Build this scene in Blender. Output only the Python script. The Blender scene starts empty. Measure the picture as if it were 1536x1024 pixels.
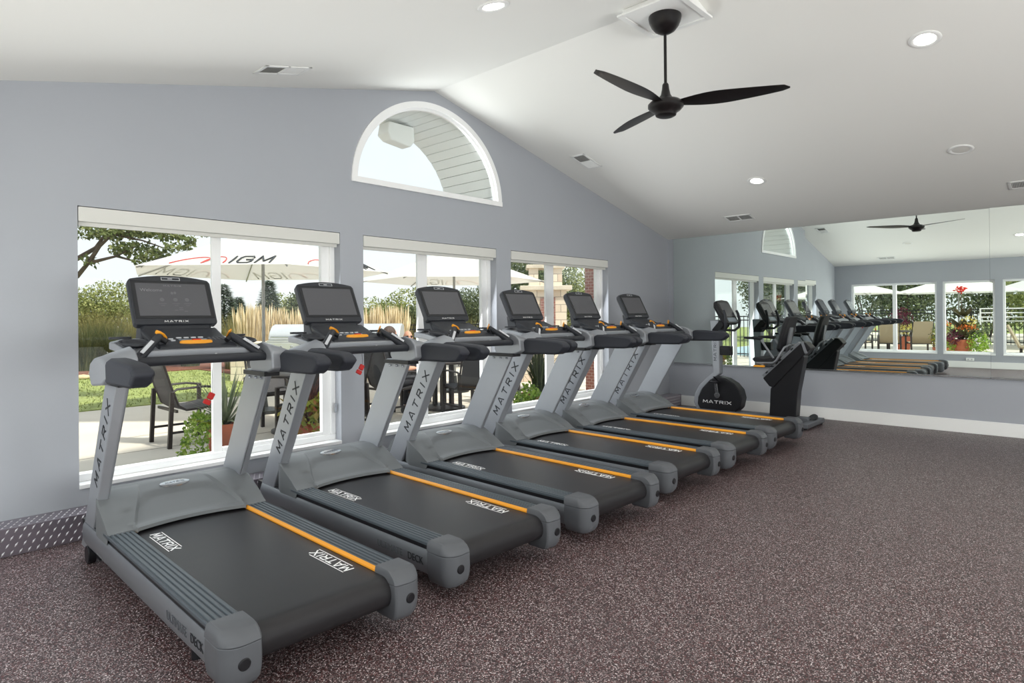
import bpy, bmesh, math, random
from mathutils import Vector, Matrix
S = bpy.context.scene
C = S.collection
PI = math.pi

# ---------------------------------------------------------------- helpers
def lin(c):
    return c / 12.92 if c <= 0.04045 else ((c + 0.055) / 1.055) ** 2.4

def rgb(r, g, b):
    return (lin(r / 255), lin(g / 255), lin(b / 255), 1.0)

class MB:
    """collects simple solids, then links them as ONE mesh object"""
    def __init__(self):
        self.v, self.f = [], []
    def add(self, verts, faces):
        n = len(self.v)
        self.v += [tuple(p) for p in verts]
        self.f += [tuple(i + n for i in f) for f in faces]
        return self
    def box(self, x0, x1, y0, y1, z0, z1):
        return self.add([(x0, y0, z0), (x1, y0, z0), (x1, y1, z0), (x0, y1, z0), (x0, y0, z1), (x1, y0, z1), (x1, y1, z1), (x0, y1, z1)],
                        [(3, 2, 1, 0), (4, 5, 6, 7), (0, 1, 5, 4), (1, 2, 6, 5), (2, 3, 7, 6), (3, 0, 4, 7)])
    def prism(self, poly, axis, a0, a1):
        n = len(poly)
        def pt(u, w, a):
            return {'x': (a, u, w), 'y': (u, a, w), 'z': (u, w, a)}[axis]
        vs = [pt(u, w, a0) for u, w in poly] + [pt(u, w, a1) for u, w in poly]
        fs = [tuple(range(n - 1, -1, -1)), tuple(range(n, 2 * n))]
        fs += [(i, (i + 1) % n, n + (i + 1) % n, n + i) for i in range(n)]
        return self.add(vs, fs)
    def loft(self, rings, caps=True, closed=True):
        n = len(rings[0])
        vs = [p for r in rings for p in r]
        fs = []
        for k in range(len(rings) - 1):
            for i in range(n if closed else n - 1):
                j = (i + 1) % n
                fs.append((k * n + i, k * n + j, (k + 1) * n + j, (k + 1) * n + i))
        if caps and closed:
            fs.append(tuple(range(n - 1, -1, -1)))
            fs.append(tuple(range((len(rings) - 1) * n, len(rings) * n)))
        return self.add(vs, fs)
    def tube(self, pts, r, seg=10, caps=True, flat=1.0):
        pts = [Vector(p) for p in pts]
        rad = r if isinstance(r, (list, tuple)) else [r] * len(pts)
        rings = []
        up = Vector((0, 0, 1))
        prev = None
        for k, p in enumerate(pts):
            d = (pts[min(k + 1, len(pts) - 1)] - pts[max(k - 1, 0)]).normalized()
            if prev is None:
                a = d.cross(up)
                if a.length < 1e-3:
                    a = d.cross(Vector((1, 0, 0)))
                a.normalize()
            else:
                a = prev - d * prev.dot(d)
                a.normalize()
            prev = a
            b = d.cross(a).normalized()
            rings.append([p + a * (math.cos(2 * PI * i / seg) * rad[k]) + b * (math.sin(2 * PI * i / seg) * rad[k] * flat) for i in range(seg)])
        return self.loft(rings, caps)
    def cyl(self, p0, p1, r, seg=20, r1=None):
        return self.tube([p0, p1], [r, r if r1 is None else r1], seg)
    def lathe(self, prof, c=(0, 0, 0), seg=28, caps=True):
        rings = [[(c[0] + r * math.cos(2 * PI * i / seg), c[1] + r * math.sin(2 * PI * i / seg), c[2] + z) for i in range(seg)] for r, z in prof]
        return self.loft(rings, caps)
    def ell(self, c, r, seg=16, rows=10):
        rings = []
        for k in range(rows + 1):
            a = -PI / 2 + PI * k / rows
            q = max(math.cos(a), 0.02)
            rings.append([(c[0] + r[0] * q * math.cos(2 * PI * i / seg), c[1] + r[1] * q * math.sin(2 * PI * i / seg), c[2] + r[2] * math.sin(a)) for i in range(seg)])
        return self.loft(rings)
    def bar(self, p0, p1, w, h, up=(0, 0, 1)):
        """rectangular bar between two points"""
        p0, p1 = Vector(p0), Vector(p1)
        d = (p1 - p0).normalized()
        a = d.cross(Vector(up))
        if a.length < 1e-3:
            a = d.cross(Vector((1, 0, 0)))
        a.normalize()
        b = a.cross(d).normalized()
        rings = [[p + a * (sx * w / 2) + b * (sy * h / 2) for sx, sy in ((-1, -1), (1, -1), (1, 1), (-1, 1))] for p in (p0, p1)]
        return self.loft(rings)
    def xf(self, m, start=0):
        self.v[start:] = [tuple(m @ Vector(p)) for p in self.v[start:]]
        return self
    def build(self, name, mat, parent=None, bevel=0.0, seg=2, smooth=35, solid=None, sub=0):
        me = bpy.data.meshes.new(name)
        me.from_pydata(self.v, [], self.f)
        bm = bmesh.new()
        bm.from_mesh(me)
        bmesh.ops.recalc_face_normals(bm, faces=bm.faces)
        bm.to_mesh(me)
        bm.free()
        if smooth:
            for p in me.polygons:
                p.use_smooth = True
            me.set_sharp_from_angle(angle=math.radians(smooth))
        me.materials.append(mat)
        o = bpy.data.objects.new(name, me)
        C.objects.link(o)
        if parent is not None:
            o.parent = parent
        if solid:
            m = o.modifiers.new('s', 'SOLIDIFY'); m.thickness = solid; m.offset = 0
        if bevel:
            m = o.modifiers.new('b', 'BEVEL'); m.width = bevel; m.segments = seg; m.limit_method = 'ANGLE'; m.angle_limit = math.radians(32)
            m.harden_normals = True
        if sub:
            m = o.modifiers.new('u', 'SUBSURF'); m.levels = sub; m.render_levels = sub
        return o

def tag(o, label=None, cat=None, group=None, kind=None):
    if label: o['label'] = label
    if cat: o['category'] = cat
    if group: o['group'] = group
    if kind: o['kind'] = kind
    return o

def thing(name, label, cat, loc=(0, 0, 0), rz=0.0, group=None):
    o = bpy.data.objects.new(name, None)
    C.objects.link(o)
    o.empty_display_size = 0.1
    o.location = loc
    o.rotation_euler = (0, 0, rz)
    return tag(o, label, cat, group)

def struct(o):
    o['kind'] = 'structure'
    return o

def copy_tree(o, parent=None):
    c = o.copy()
    C.objects.link(c)
    if parent is not None:
        c.parent = parent
    for ch in KIDS.get(o.name, []):
        copy_tree(ch, c)
    return c

KIDS = {}
def index_kids():
    KIDS.clear()
    for o in bpy.data.objects:
        if o.parent:
            KIDS.setdefault(o.parent.name, []).append(o)

# ---------------------------------------------------------------- materials
def mat(name, col, rough=0.5, metal=0.0, noise=None, bump=None, spec=0.5, emit=None, coat=0.0):
    """noise=(scale, amount) varies the colour; bump=(scale, strength)"""
    m = bpy.data.materials.new(name)
    m.use_nodes = True
    nt = m.node_tree
    b = nt.nodes['Principled BSDF']
    b.inputs['Base Color'].default_value = col
    b.inputs['Roughness'].default_value = rough
    b.inputs['Metallic'].default_value = metal
    b.inputs['Specular IOR Level'].default_value = spec
    if coat:
        b.inputs['Coat Weight'].default_value = coat
        b.inputs['Coat Roughness'].default_value = 0.1
    if emit:
        b.inputs['Emission Color'].default_value = emit[0]
        b.inputs['Emission Strength'].default_value = emit[1]
    tc = nt.nodes.new('ShaderNodeTexCoord')
    if noise:
        n = nt.nodes.new('ShaderNodeTexNoise')
        n.inputs['Scale'].default_value = noise[0]
        n.inputs['Detail'].default_value = 4
        nt.links.new(tc.outputs['Object'], n.inputs['Vector'])
        r = nt.nodes.new('ShaderNodeValToRGB')
        k = noise[1]
        r.color_ramp.elements[0].position = 0.3
        r.color_ramp.elements[1].position = 0.7
        r.color_ramp.elements[0].color = tuple(max(0, x * (1 - k)) for x in col[:3]) + (1,)
        r.color_ramp.elements[1].color = tuple(min(1, x * (1 + k)) for x in col[:3]) + (1,)
        nt.links.new(n.outputs['Fac'], r.inputs['Fac'])
        nt.links.new(r.outputs['Color'], b.inputs['Base Color'])
    if bump:
        n2 = nt.nodes.new('ShaderNodeTexNoise')
        n2.inputs['Scale'].default_value = bump[0]
        n2.inputs['Detail'].default_value = 3
        nt.links.new(tc.outputs['Object'], n2.inputs['Vector'])
        bp = nt.nodes.new('ShaderNodeBump')
        bp.inputs['Strength'].default_value = bump[1]
        bp.inputs['Distance'].default_value = 0.01
        nt.links.new(n2.outputs['Fac'], bp.inputs['Height'])
        nt.links.new(bp.outputs['Normal'], b.inputs['Normal'])
    return m

def leafmat(name, cols, rough=0.6, trans=0.35):
    """leaf colour varies from leaf to leaf; thin leaves let some light through"""
    m = bpy.data.materials.new(name)
    m.use_nodes = True
    nt = m.node_tree
    b = nt.nodes['Principled BSDF']
    b.inputs['Roughness'].default_value = rough
    b.inputs['Specular IOR Level'].default_value = 0.25
    g = nt.nodes.new('ShaderNodeNewGeometry')
    r = nt.nodes.new('ShaderNodeValToRGB')
    els = r.color_ramp.elements
    for i, c in enumerate(cols):
        pos = i / max(1, len(cols) - 1)
        if i < 2:
            els[i].position = pos if i == 0 else (1.0 if len(cols) == 2 else pos)
            els[i].color = c
        else:
            els.new(pos).color = c
    nt.links.new(g.outputs['Random Per Island'], r.inputs['Fac'])
    nt.links.new(r.outputs['Color'], b.inputs['Base Color'])
    t = nt.nodes.new('ShaderNodeBsdfTranslucent')
    nt.links.new(r.outputs['Color'], t.inputs['Color'])
    mx = nt.nodes.new('ShaderNodeMixShader')
    mx.inputs[0].default_value = trans
    out = nt.nodes['Material Output']
    nt.links.new(b.outputs[0], mx.inputs[1])
    nt.links.new(t.outputs[0], mx.inputs[2])
    nt.links.new(mx.outputs[0], out.inputs['Surface'])
    return m

def glassmat(name, tint, ior=1.45, rough=0.0):
    m = bpy.data.materials.new(name)
    m.use_nodes = True
    nt = m.node_tree
    nt.nodes.remove(nt.nodes['Principled BSDF'])
    lw = nt.nodes.new('ShaderNodeLayerWeight'); lw.inputs['Blend'].default_value = 0.5
    pw = nt.nodes.new('ShaderNodeMath'); pw.operation = 'POWER'; pw.inputs[1].default_value = 5.0
    fr = nt.nodes.new('ShaderNodeMath'); fr.operation = 'MULTIPLY_ADD'; fr.inputs[1].default_value = 0.6; fr.inputs[2].default_value = 0.03
    nt.links.new(lw.outputs['Facing'], pw.inputs[0])
    nt.links.new(pw.outputs[0], fr.inputs[0])
    tr = nt.nodes.new('ShaderNodeBsdfTransparent'); tr.inputs['Color'].default_value = tint
    gl = nt.nodes.new('ShaderNodeBsdfGlossy'); gl.inputs['Roughness'].default_value = rough
    mx = nt.nodes.new('ShaderNodeMixShader')
    nt.links.new(fr.outputs[0], mx.inputs[0])
    nt.links.new(tr.outputs[0], mx.inputs[1])
    nt.links.new(gl.outputs[0], mx.inputs[2])
    nt.links.new(mx.outputs[0], nt.nodes['Material Output'].inputs['Surface'])
    return m

def rubber_floor():
    m = bpy.data.materials.new('speckled rubber')
    m.use_nodes = True
    nt = m.node_tree
    b = nt.nodes['Principled BSDF']
    tc = nt.nodes.new('ShaderNodeTexCoord')
    vo = nt.nodes.new('ShaderNodeTexVoronoi')
    vo.inputs['Scale'].default_value = 255
    nt.links.new(tc.outputs['Object'], vo.inputs['Vector'])
    sp = nt.nodes.new('ShaderNodeSeparateColor')
    nt.links.new(vo.outputs['Color'], sp.inputs[0])
    r = nt.nodes.new('ShaderNodeValToRGB')
    r.color_ramp.interpolation = 'CONSTANT'
    cols = [(0.0, rgb(46, 37, 38)), (0.34, rgb(62, 50, 51)), (0.55, rgb(94, 54, 54)), (0.68, rgb(110, 97, 98)), (0.84, rgb(156, 142, 142)), (0.95, rgb(206, 196, 196))]
    els = r.color_ramp.elements
    els[0].position, els[0].color = cols[0]
    els[1].position, els[1].color = cols[1]
    for p, c in cols[2:]:
        els.new(p).color = c
    nt.links.new(sp.outputs[0], r.inputs['Fac'])
    nt.links.new(r.outputs['Color'], b.inputs['Base Color'])
    b.inputs['Roughness'].default_value = 0.42
    b.inputs['Specular IOR Level'].default_value = 0.45
    bp = nt.nodes.new('ShaderNodeBump')
    bp.inputs['Strength'].default_value = 0.15
    bp.inputs['Distance'].default_value = 0.003
    nt.links.new(sp.outputs[1], bp.inputs['Height'])
    nt.links.new(bp.outputs['Normal'], b.inputs['Normal'])
    return m

def brickmat(name, c1, c2, mortar, scale, bw=0.5, bh=0.25, rough=0.85, bumps=0.5, ax='xz'):
    m = bpy.data.materials.new(name)
    m.use_nodes = True
    nt = m.node_tree
    b = nt.nodes['Principled BSDF']
    b.inputs['Roughness'].default_value = rough
    tc = nt.nodes.new('ShaderNodeTexCoord')
    sx = nt.nodes.new('ShaderNodeSeparateXYZ')
    cx = nt.nodes.new('ShaderNodeCombineXYZ')
    ad = nt.nodes.new('ShaderNodeMath'); ad.operation = 'ADD'
    nt.links.new(tc.outputs['Object'], sx.inputs[0])
    nt.links.new(sx.outputs['X'], ad.inputs[0]); nt.links.new(sx.outputs['Y'], ad.inputs[1])
    nt.links.new(ad.outputs[0], cx.inputs['X']); nt.links.new(sx.outputs['Z'], cx.inputs['Y'])
    br = nt.nodes.new('ShaderNodeTexBrick')
    br.inputs['Scale'].default_value = scale
    br.inputs['Color1'].default_value = c1
    br.inputs['Color2'].default_value = c2
    br.inputs['Mortar'].default_value = mortar
    br.inputs['Brick Width'].default_value = bw
    br.inputs['Row Height'].default_value = bh
    br.inputs['Mortar Size'].default_value = 0.018
    nt.links.new(cx.outputs[0], br.inputs['Vector'])
    nt.links.new(br.outputs['Color'], b.inputs['Base Color'])
    bp = nt.nodes.new('ShaderNodeBump'); bp.inputs['Strength'].default_value = bumps; bp.inputs['Distance'].default_value = 0.02
    bp.invert = True
    nt.links.new(br.outputs['Fac'], bp.inputs['Height'])
    nt.links.new(bp.outputs['Normal'], b.inputs['Normal'])
    return m

M = dict(
    wall=mat('wall paint blue grey', rgb(168, 171, 178), 0.75, noise=(1.5, 0.015), bump=(180, 0.04)),
    ceil=mat('ceiling paint', rgb(240, 239, 235), 0.85, bump=(160, 0.03)),
    white=mat('white trim paint', rgb(240, 240, 238), 0.42),
    vinyl=mat('white vinyl window frame', rgb(243, 243, 243), 0.35),
    blind=mat('pale blind cassette', rgb(214, 213, 208), 0.6),
    floor=rubber_floor(),
    glass=glassmat('window glass', (0.97, 0.985, 0.975, 1)),
    silver=mat('silver painted steel', rgb(160, 163, 169), 0.36, 0.5, noise=(3, 0.03)),
    frame=mat('mid grey metallic paint', rgb(108, 111, 116), 0.38, 0.45),
    side=mat('brushed grey side panel', rgb(128, 131, 136), 0.36, 0.5),
    hood=mat('grey moulded plastic', rgb(104, 107, 109), 0.45, bump=(700, 0.03)),
    cap=mat('end cap grey plastic', rgb(84, 86, 90), 0.42, bump=(700, 0.04)),
    rail=mat('ribbed grey rail plastic', rgb(70, 77, 83), 0.4),
    belt=mat('black running belt', rgb(36, 35, 37), 0.42, noise=(14, 0.06), bump=(900, 0.05)),
    dark=mat('dark charcoal plastic', rgb(44, 46, 51), 0.45, bump=(800, 0.03)),
    pad=mat('soft grey armrest rubber', rgb(46, 48, 55), 0.52, bump=(900, 0.03)),
    black=mat('black plastic', rgb(26, 26, 29), 0.4),
    fanblack=mat('satin black fan', rgb(22, 19, 20), 0.33),
    screen=mat('glossy display glass', rgb(80, 80, 84), 0.12, spec=0.6),
    bezel=mat('display bezel', rgb(34, 35, 38), 0.25),
    orange=mat('orange plastic', rgb(226, 152, 42), 0.4),
    red=mat('red plastic', rgb(196, 38, 30), 0.4),
    clip=mat('dark red plastic', rgb(168, 36, 34), 0.4),
    button=mat('pale grey key', rgb(190, 192, 196), 0.5),
    lcd=mat('grey display strip', rgb(128, 140, 150), 0.25),
    chrome=mat('brushed chrome', rgb(205, 207, 210), 0.22, 0.95),
    ink=mat('dark lettering', rgb(38, 40, 44), 0.5),
    inkgrey=mat('grey lettering', rgb(88, 91, 96), 0.5),
    inkwhite=mat('white lettering', rgb(236, 236, 236), 0.5),
    dim=mat('dim display text', rgb(124, 124, 128), 0.4),
    dim2=mat('dim display graphics', rgb(92, 92, 96), 0.4),
    plate=mat('aluminium tread plate', rgb(150, 142, 152), 0.3, 0.7),
    platehi=mat('pale tread studs', rgb(226, 222, 226), 0.3, 0.6),  # studs coloured paler than the plate
    mirror=mat('mirror silvering', (0.88, 0.95, 0.91, 1), 0.0, 1.0),
    mirroredge=mat('polished mirror edge', rgb(170, 190, 182), 0.2),
    ventdark=mat('vent shadow grey', rgb(150, 150, 147), 0.7),
    lampoff=mat('unlit lamp lens', rgb(226, 224, 218), 0.35),
    lampon=mat('lit lamp lens', rgb(255, 250, 240), 0.4, emit=((1, 0.96, 0.9, 1), 14.0)),
    upholstery=mat('black vinyl upholstery', rgb(30, 30, 33), 0.5, bump=(500, 0.05)),
    tubegrey=mat('grey steel tube', rgb(142, 145, 150), 0.35, 0.5),
    concrete=mat('patio concrete', rgb(212, 202, 188), 0.85, noise=(1.2, 0.06), bump=(90, 0.1)),
    joint=mat('concrete joint', rgb(120, 112, 102), 0.9),
    lawn=mat('mown lawn', rgb(142, 152, 84), 0.9, noise=(9, 0.28), bump=(60, 0.8)),
    mulch=mat('bark mulch', rgb(118, 72, 54), 0.95, noise=(30, 0.5), bump=(60, 1.0)),
    canvas=mat('off white canvas', rgb(226, 221, 210), 0.85),
    bronze=mat('dark bronze metal', rgb(52, 46, 44), 0.45, 0.3),
    steelpole=mat('grey pole', rgb(160, 160, 158), 0.4, 0.6),
    sling=mat('charcoal mesh sling', rgb(66, 64, 66), 0.8, bump=(400, 0.3)),
    tansling=mat('tan mesh sling', rgb(158, 144, 120), 0.8, bump=(400, 0.3)),
    clay=mat('terracotta', rgb(176, 98, 72), 0.8, noise=(6, 0.12)),
    soil=mat('potting soil', rgb(60, 46, 38), 0.95, bump=(60, 0.8)),
    stainless=mat('stainless steel', rgb(232, 232, 230), 0.3, 0.75),
    stone=brickmat('stacked limestone', rgb(236, 224, 204), rgb(212, 192, 172), rgb(168, 156, 142), 2.4, 0.62, 0.4),
    stonecap=mat('limestone slab', rgb(214, 203, 184), 0.85, noise=(5, 0.12), bump=(30, 0.5)),
    brick=brickmat('red brown brick', rgb(146, 92, 80), rgb(128, 82, 76), rgb(176, 160, 150), 4.6),
    rock=mat('pale boulder', rgb(198, 178, 142), 0.9, noise=(8, 0.2), bump=(20, 0.6)),
    iron=mat('black iron', rgb(30, 32, 31), 0.5, 0.2),
    bark=mat('tree bark', rgb(84, 72, 62), 0.95, noise=(12, 0.3), bump=(25, 0.8)),
    siding=mat('white soffit boards', rgb(236, 238, 238), 0.6),
    skin=mat('skin', rgb(206, 150, 124), 0.55),
    hairbrown=mat('brown hair', rgb(74, 56, 46), 0.7, bump=(200, 0.3)),
    cloth=mat('black cloth', rgb(34, 34, 38), 0.85, bump=(300, 0.15)),
    denim=mat('dark trousers', rgb(44, 44, 50), 0.85),
    water=mat('pool water', rgb(120, 176, 196), 0.12),
)

# ---------------------------------------------------------------- lettering
STROKES = {
    'M': (1.15, [[(0, 0), (0.08, 1), (0.575, 0.25), (1.07, 1), (1.15, 0)]]),
    'A': (1.05, [[(0, 0), (0.45, 1), (0.6, 1), (1.05, 0)], [(0.36, 0.26), (0.62, 0.26)]]),
    'T': (1.0, [[(0, 0.96), (1.0, 0.96)], [(0.5, 0.96), (0.5, 0)]]),
    'R': (0.95, [[(0, 0), (0, 0.96), (0.75, 0.96), (0.92, 0.82), (0.92, 0.6), (0.75, 0.44), (0.15, 0.44)], [(0.5, 0.44), (0.95, 0)]]),
    'I': (0.12, [[(0.06, 0), (0.06, 1)]]),
    'X': (1.1, [[(0, 0), (1.1, 1)], [(0, 1), (1.1, 0)]]),
    'G': (1.1, [[(1.05, 0.8), (0.9, 0.98), (0.2, 0.98), (0, 0.78), (0, 0.22), (0.2, 0.02), (0.9, 0.02), (1.08, 0.2), (1.08, 0.48), (0.6, 0.48)]]),
}

def strokes(mb, text, origin, right, up, h, track=0.45, th=0.14, stretch=1.0, depth=0.0012):
    """stroke lettering laid on a plane, sitting proud of it by depth"""
    o, r, u = Vector(origin), Vector(right).normalized(), Vector(up).normalized()
    nrm = r.cross(u).normalized()
    x = 0.0
    for ch in text:
        w, paths = STROKES[ch]
        for p in paths:
            for (a, b) in zip(p[:-1], p[1:]):
                A = o + r * ((x + a[0]) * h * stretch) + u * (a[1] * h)
                B = o + r * ((x + b[0]) * h * stretch) + u * (b[1] * h)
                d = (B - A).normalized()
                s = nrm.cross(d).normalized() * (th * h / 2)
                e = d * (th * h * 0.4)
                A, B = A - e, B + e
                q = [A - s, B - s, B + s, A + s]
                mb.add([p_ - nrm * 0.0004 for p_ in q] + [p_ + nrm * depth for p_ in q],
                       [(3, 2, 1, 0), (4, 5, 6, 7), (0, 1, 5, 4), (1, 2, 6, 5), (2, 3, 7, 6), (3, 0, 4, 7)])
        x += w + track
    return mb

def width_of(text, h, track=0.45, stretch=1.0):
    return (sum(STROKES[c][0] for c in text) + track * (len(text) - 1)) * h * stretch

def fonttext(mb, body, origin, right, up, size, sx=1.0, depth=0.0008):
    cu = bpy.data.curves.new('t', 'FONT')
    cu.body = body
    cu.size = size
    cu.extrude = depth
    ob = bpy.data.objects.new('t', cu)
    C.objects.link(ob)
    dg = bpy.context.evaluated_depsgraph_get()
    me = bpy.data.meshes.new_from_object(ob.evaluated_get(dg))
    o, r, u = Vector(origin), Vector(right).normalized(), Vector(up).normalized()
    n = r.cross(u)
    mb.add([o + r * (v.co.x * sx) + u * v.co.y + n * v.co.z for v in me.vertices], [tuple(p.vertices) for p in me.polygons])
    bpy.data.objects.remove(ob)
    bpy.data.curves.remove(cu)
    bpy.data.meshes.remove(me)
    return mb
SKY, SUN, LAMP, DAY_BACK, DAY_ARCH, DAY_END, FILL_FRONT = 1.2, 5.5, 30.0, 21.0, 15.0, 18.0, 55.0
# ================================================================ the room
L, DEP, EAVE, PEAK, XR = 9.0, 8.6, 2.44, 3.502, -4.5
SL = (PEAK - EAVE) / 4.5
TH = 0.2
def roofz(x):
    return PEAK - SL * abs(x - XR)

struct(MB().box(-L - TH, TH, -DEP - TH, TH, -0.12, 0.0).build('floor', M['floor'], smooth=0))

# sloping ceiling, two slopes meeting at the ridge
c = MB()
c.prism([(XR, PEAK), (TH, roofz(TH)), (TH, roofz(TH) + 0.15), (XR, PEAK + 0.15), (-L - TH, roofz(-L - TH) + 0.15), (-L - TH, roofz(-L - TH))], 'y', -DEP - TH, TH)
struct(c.build('ceiling', M['ceil'], smooth=0))

# window wall (y = 0), with three windows and a half-round opening
WIN = [(-7.420, -5.553), (-5.324, -3.6665), (-3.440, -1.5787)]
ZB, ZT = 0.263, 2.041
AX, AR, AZ0, AZR = -4.51, 0.926, 2.509, 0.862
def archz(x):
    t = min(1, abs(x - AX) / AR)
    return AZ0 + AZR * math.sqrt(max(0, 1 - t * t))
w = MB()
xs = [-L - TH] + [v for p in WIN for v in p] + [TH]
for i in range(0, len(xs), 2):
    w.box(xs[i], xs[i + 1], 0, TH, 0, ZT)
for a, b in WIN:
    w.box(a, b, 0, TH, 0, ZB)
w.box(-L - TH, TH, 0, TH, ZT, EAVE - 0.05)
w.prism([(-L - TH, EAVE - 0.05), (AX - AR, EAVE - 0.05), (AX - AR, roofz(AX - AR)), (-L - TH, roofz(-L - TH))], 'y', 0, TH)
w.prism([(AX + AR, EAVE - 0.05), (TH, EAVE - 0.05), (TH, roofz(TH)), (AX + AR, roofz(AX + AR))], 'y', 0, TH)
w.box(AX - AR, AX + AR, 0, TH, EAVE - 0.05, AZ0)
N = 40
ax = [AX - AR * math.cos(PI * i / N) for i in range(N + 1)]
for a, b in zip(ax[:-1], ax[1:]):
    if a < XR < b:
        w.prism([(a, archz(a)), (b, archz(b)), (b, roofz(b)), (XR, PEAK), (a, roofz(a))], 'y', 0, TH)
    else:
        w.prism([(a, archz(a)), (b, archz(b)), (b, roofz(b)), (a, roofz(a))], 'y', 0, TH)
struct(w.build('wall_back', M['wall'], smooth=0))

# mirror wall (x = 0), far wall behind the camera and the end wall with three windows
struct(MB().box(0, TH, -DEP - TH, 0, 0, EAVE + 0.0).build('wall_right', M['wall'], smooth=0))
FILL_WIN = [(-8.2, -4.9), (-4.3, -1.0)]  # openings added in the unseen wall to bring in fill light
f = MB()
f.prism([(-L - TH, 2.1), (TH, 2.1), (TH, roofz(TH)), (XR, PEAK), (-L - TH, roofz(-L - TH))], 'y', -DEP - TH, -DEP)
f.box(-L - TH, TH, -DEP - TH, -DEP, 0, 0.3)
for a, b in ((-L - TH, -8.2), (-4.9, -4.3), (-1.0, TH)):
    f.box(a, b, -DEP - TH, -DEP, 0.3, 2.1)
struct(f.build('wall_front', M['wall'], smooth=0))
EW = [(-2.17, -0.38), (-3.25, -2.28), (-4.60, -3.38)]
e = MB()
ys = [-DEP, -4.60, -3.38, -3.25, -2.28, -2.17, -0.38, 0.0]
for i in range(0, len(ys), 2):
    e.box(-L - TH, -L, ys[i], ys[i + 1], 0, 1.97)
for a, b in EW:
    e.box(-L - TH, -L, a, b, 0, 0.29)
e.box(-L - TH, -L, -DEP, 0, 1.97, EAVE)
struct(e.build('wall_left', M['wall'], smooth=0))

struct(MB().box(-0.016, 0, -DEP, -0.195, 0, 0.145).build('baseboard_right', M['white'], bevel=0.004))
struct(MB().box(-L, -L + 0.016, -DEP, -0.195, 0, 0.145).build('baseboard_left', M['white'], bevel=0.004))
struct(MB().box(-L, 0, -DEP, -DEP + 0.016, 0, 0.145).build('baseboard_front', M['white'], bevel=0.004))

# windows of the window wall: frame, sliding sash, glass
MULL = [(-6.565, -6.492), (-4.640, -4.516), (-2.715, -2.564)]
for k, ((a, b), (m0, m1)) in enumerate(zip(WIN, MULL)):
    y0, y1 = 0.085, 0.165
    fr = MB()
    fr.box(a, b, -0.012, 0.09, ZB, ZB + 0.028)              # stool board
    fr.box(a, b, y0, y1, ZB + 0.028, ZB + 0.075)
    fr.box(a, b, y0, y1, ZT - 0.06, ZT)
    fr.box(a, a + 0.014, y0, y1, ZB + 0.075, ZT - 0.06)
    fr.box(b - 0.045, b, y0, y1, ZB + 0.075, ZT - 0.06)
    o = struct(fr.build('window_%d' % (k + 1), M['vinyl'], bevel=0.005))
    zz0, zz1 = ZB + 0.072, ZT - 0.055
    sa = MB()
    sa.box(m0 + 0.006, m1, y0 + 0.03, y1 - 0.02, zz0, zz1)
    sa.box(b - 0.115, b - 0.04, y0 + 0.02, y1 - 0.015, zz0, zz1)
    sa.box(m1, b - 0.115, y0 + 0.02, y1 - 0.015, zz0, zz0 + 0.03)
    sa.box(m1, b - 0.115, y0 + 0.02, y1 - 0.015, zz1 - 0.03, zz1)
    sa.build('sash', M['vinyl'], o, bevel=0.004)
    g = MB()
    g.box(a + 0.01, m0 + 0.02, 0.128, 0.131, zz0, zz1)
    g.box(m1 - 0.01, b - 0.1, 0.122, 0.125, zz0, zz1)
    g.build('pane', M['glass'], o, smooth=0)
    lk = MB().box(b - 0.03, b - 0.012, 0.05, 0.062, 0.52, 0.60)
    lk.build('latch', M['chrome'], o, bevel=0.003)
    t = MB()
    t.box(a + 0.004, b - 0.004, -0.004, 0.082, 1.943, 2.037)
    rb = t.build('blind_cassette', M['blind'], bevel=0.006)
    tag(rb, ['pale roller blind cassette above the leftmost window, nearest treadmill', 'pale roller blind cassette above the middle window under the half-round window',
             'pale roller blind cassette above the window nearest the mirror wall'][k], 'blind', 'roller blind cassettes')
    MB().box(a + 0.01, b - 0.01, 0.03, 0.045, 1.918, 1.945).build('hem_bar', M['blind'], rb, bevel=0.004)

# half-round window
h = MB()
NN = 48
def arcpt(r, i, dy):
    t = PI * i / NN
    return (AX - (AR - r) * math.cos(t), dy, AZ0 + (AZR - r * 0.98) * math.sin(t))
rings = []
for i in range(NN + 1):
    rings.append([arcpt(-0.002, i, -0.014), arcpt(0.055, i, -0.014), arcpt(0.055, i, 0.008), arcpt(0.075, i, 0.02), arcpt(0.075, i, 0.05), arcpt(-0.002, i, 0.05)])
h.loft(rings)
h.box(AX - AR - 0.004, AX + AR + 0.004, -0.017, 0.052, AZ0 - 0.014, AZ0 + 0.035)
o = struct(h.build('window_4', M['vinyl'], smooth=50))
g = MB()
poly = [(AX - (AR - 0.08) * math.cos(PI * i / NN), AZ0 + (AZR - 0.08) * math.sin(PI * i / NN)) for i in range(NN + 1)]
g.prism(poly, 'y', 0.036, 0.039)
g.build('pane', M['glass'], o, smooth=0)

# windows of the end wall
for k, (a, b) in enumerate(EW):
    X0, X1 = -L - 0.15, -L - 0.06
    fr = MB()
    fr.box(-L - 0.09, -L + 0.012, a, b, 0.29, 0.318)
    fr.box(X0, X1, a, b, 0.318, 0.36)
    fr.box(X0, X1, a, b, 1.92, 1.97)
    fr.box(X0, X1, a, a + 0.045, 0.36, 1.92)
    fr.box(X0, X1, b - 0.045, b, 0.36, 1.92)
    if k == 0:
        fr.box(X0, X1, -1.345, -1.265, 0.36, 1.92)
    o = struct(fr.build('window_%d' % (k + 5), M['vinyl'], bevel=0.005))
    MB().box(-L - 0.12, -L - 0.117, a + 0.04, b - 0.04, 0.35, 1.93).build('pane', M['glass'], o, smooth=0)

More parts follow.
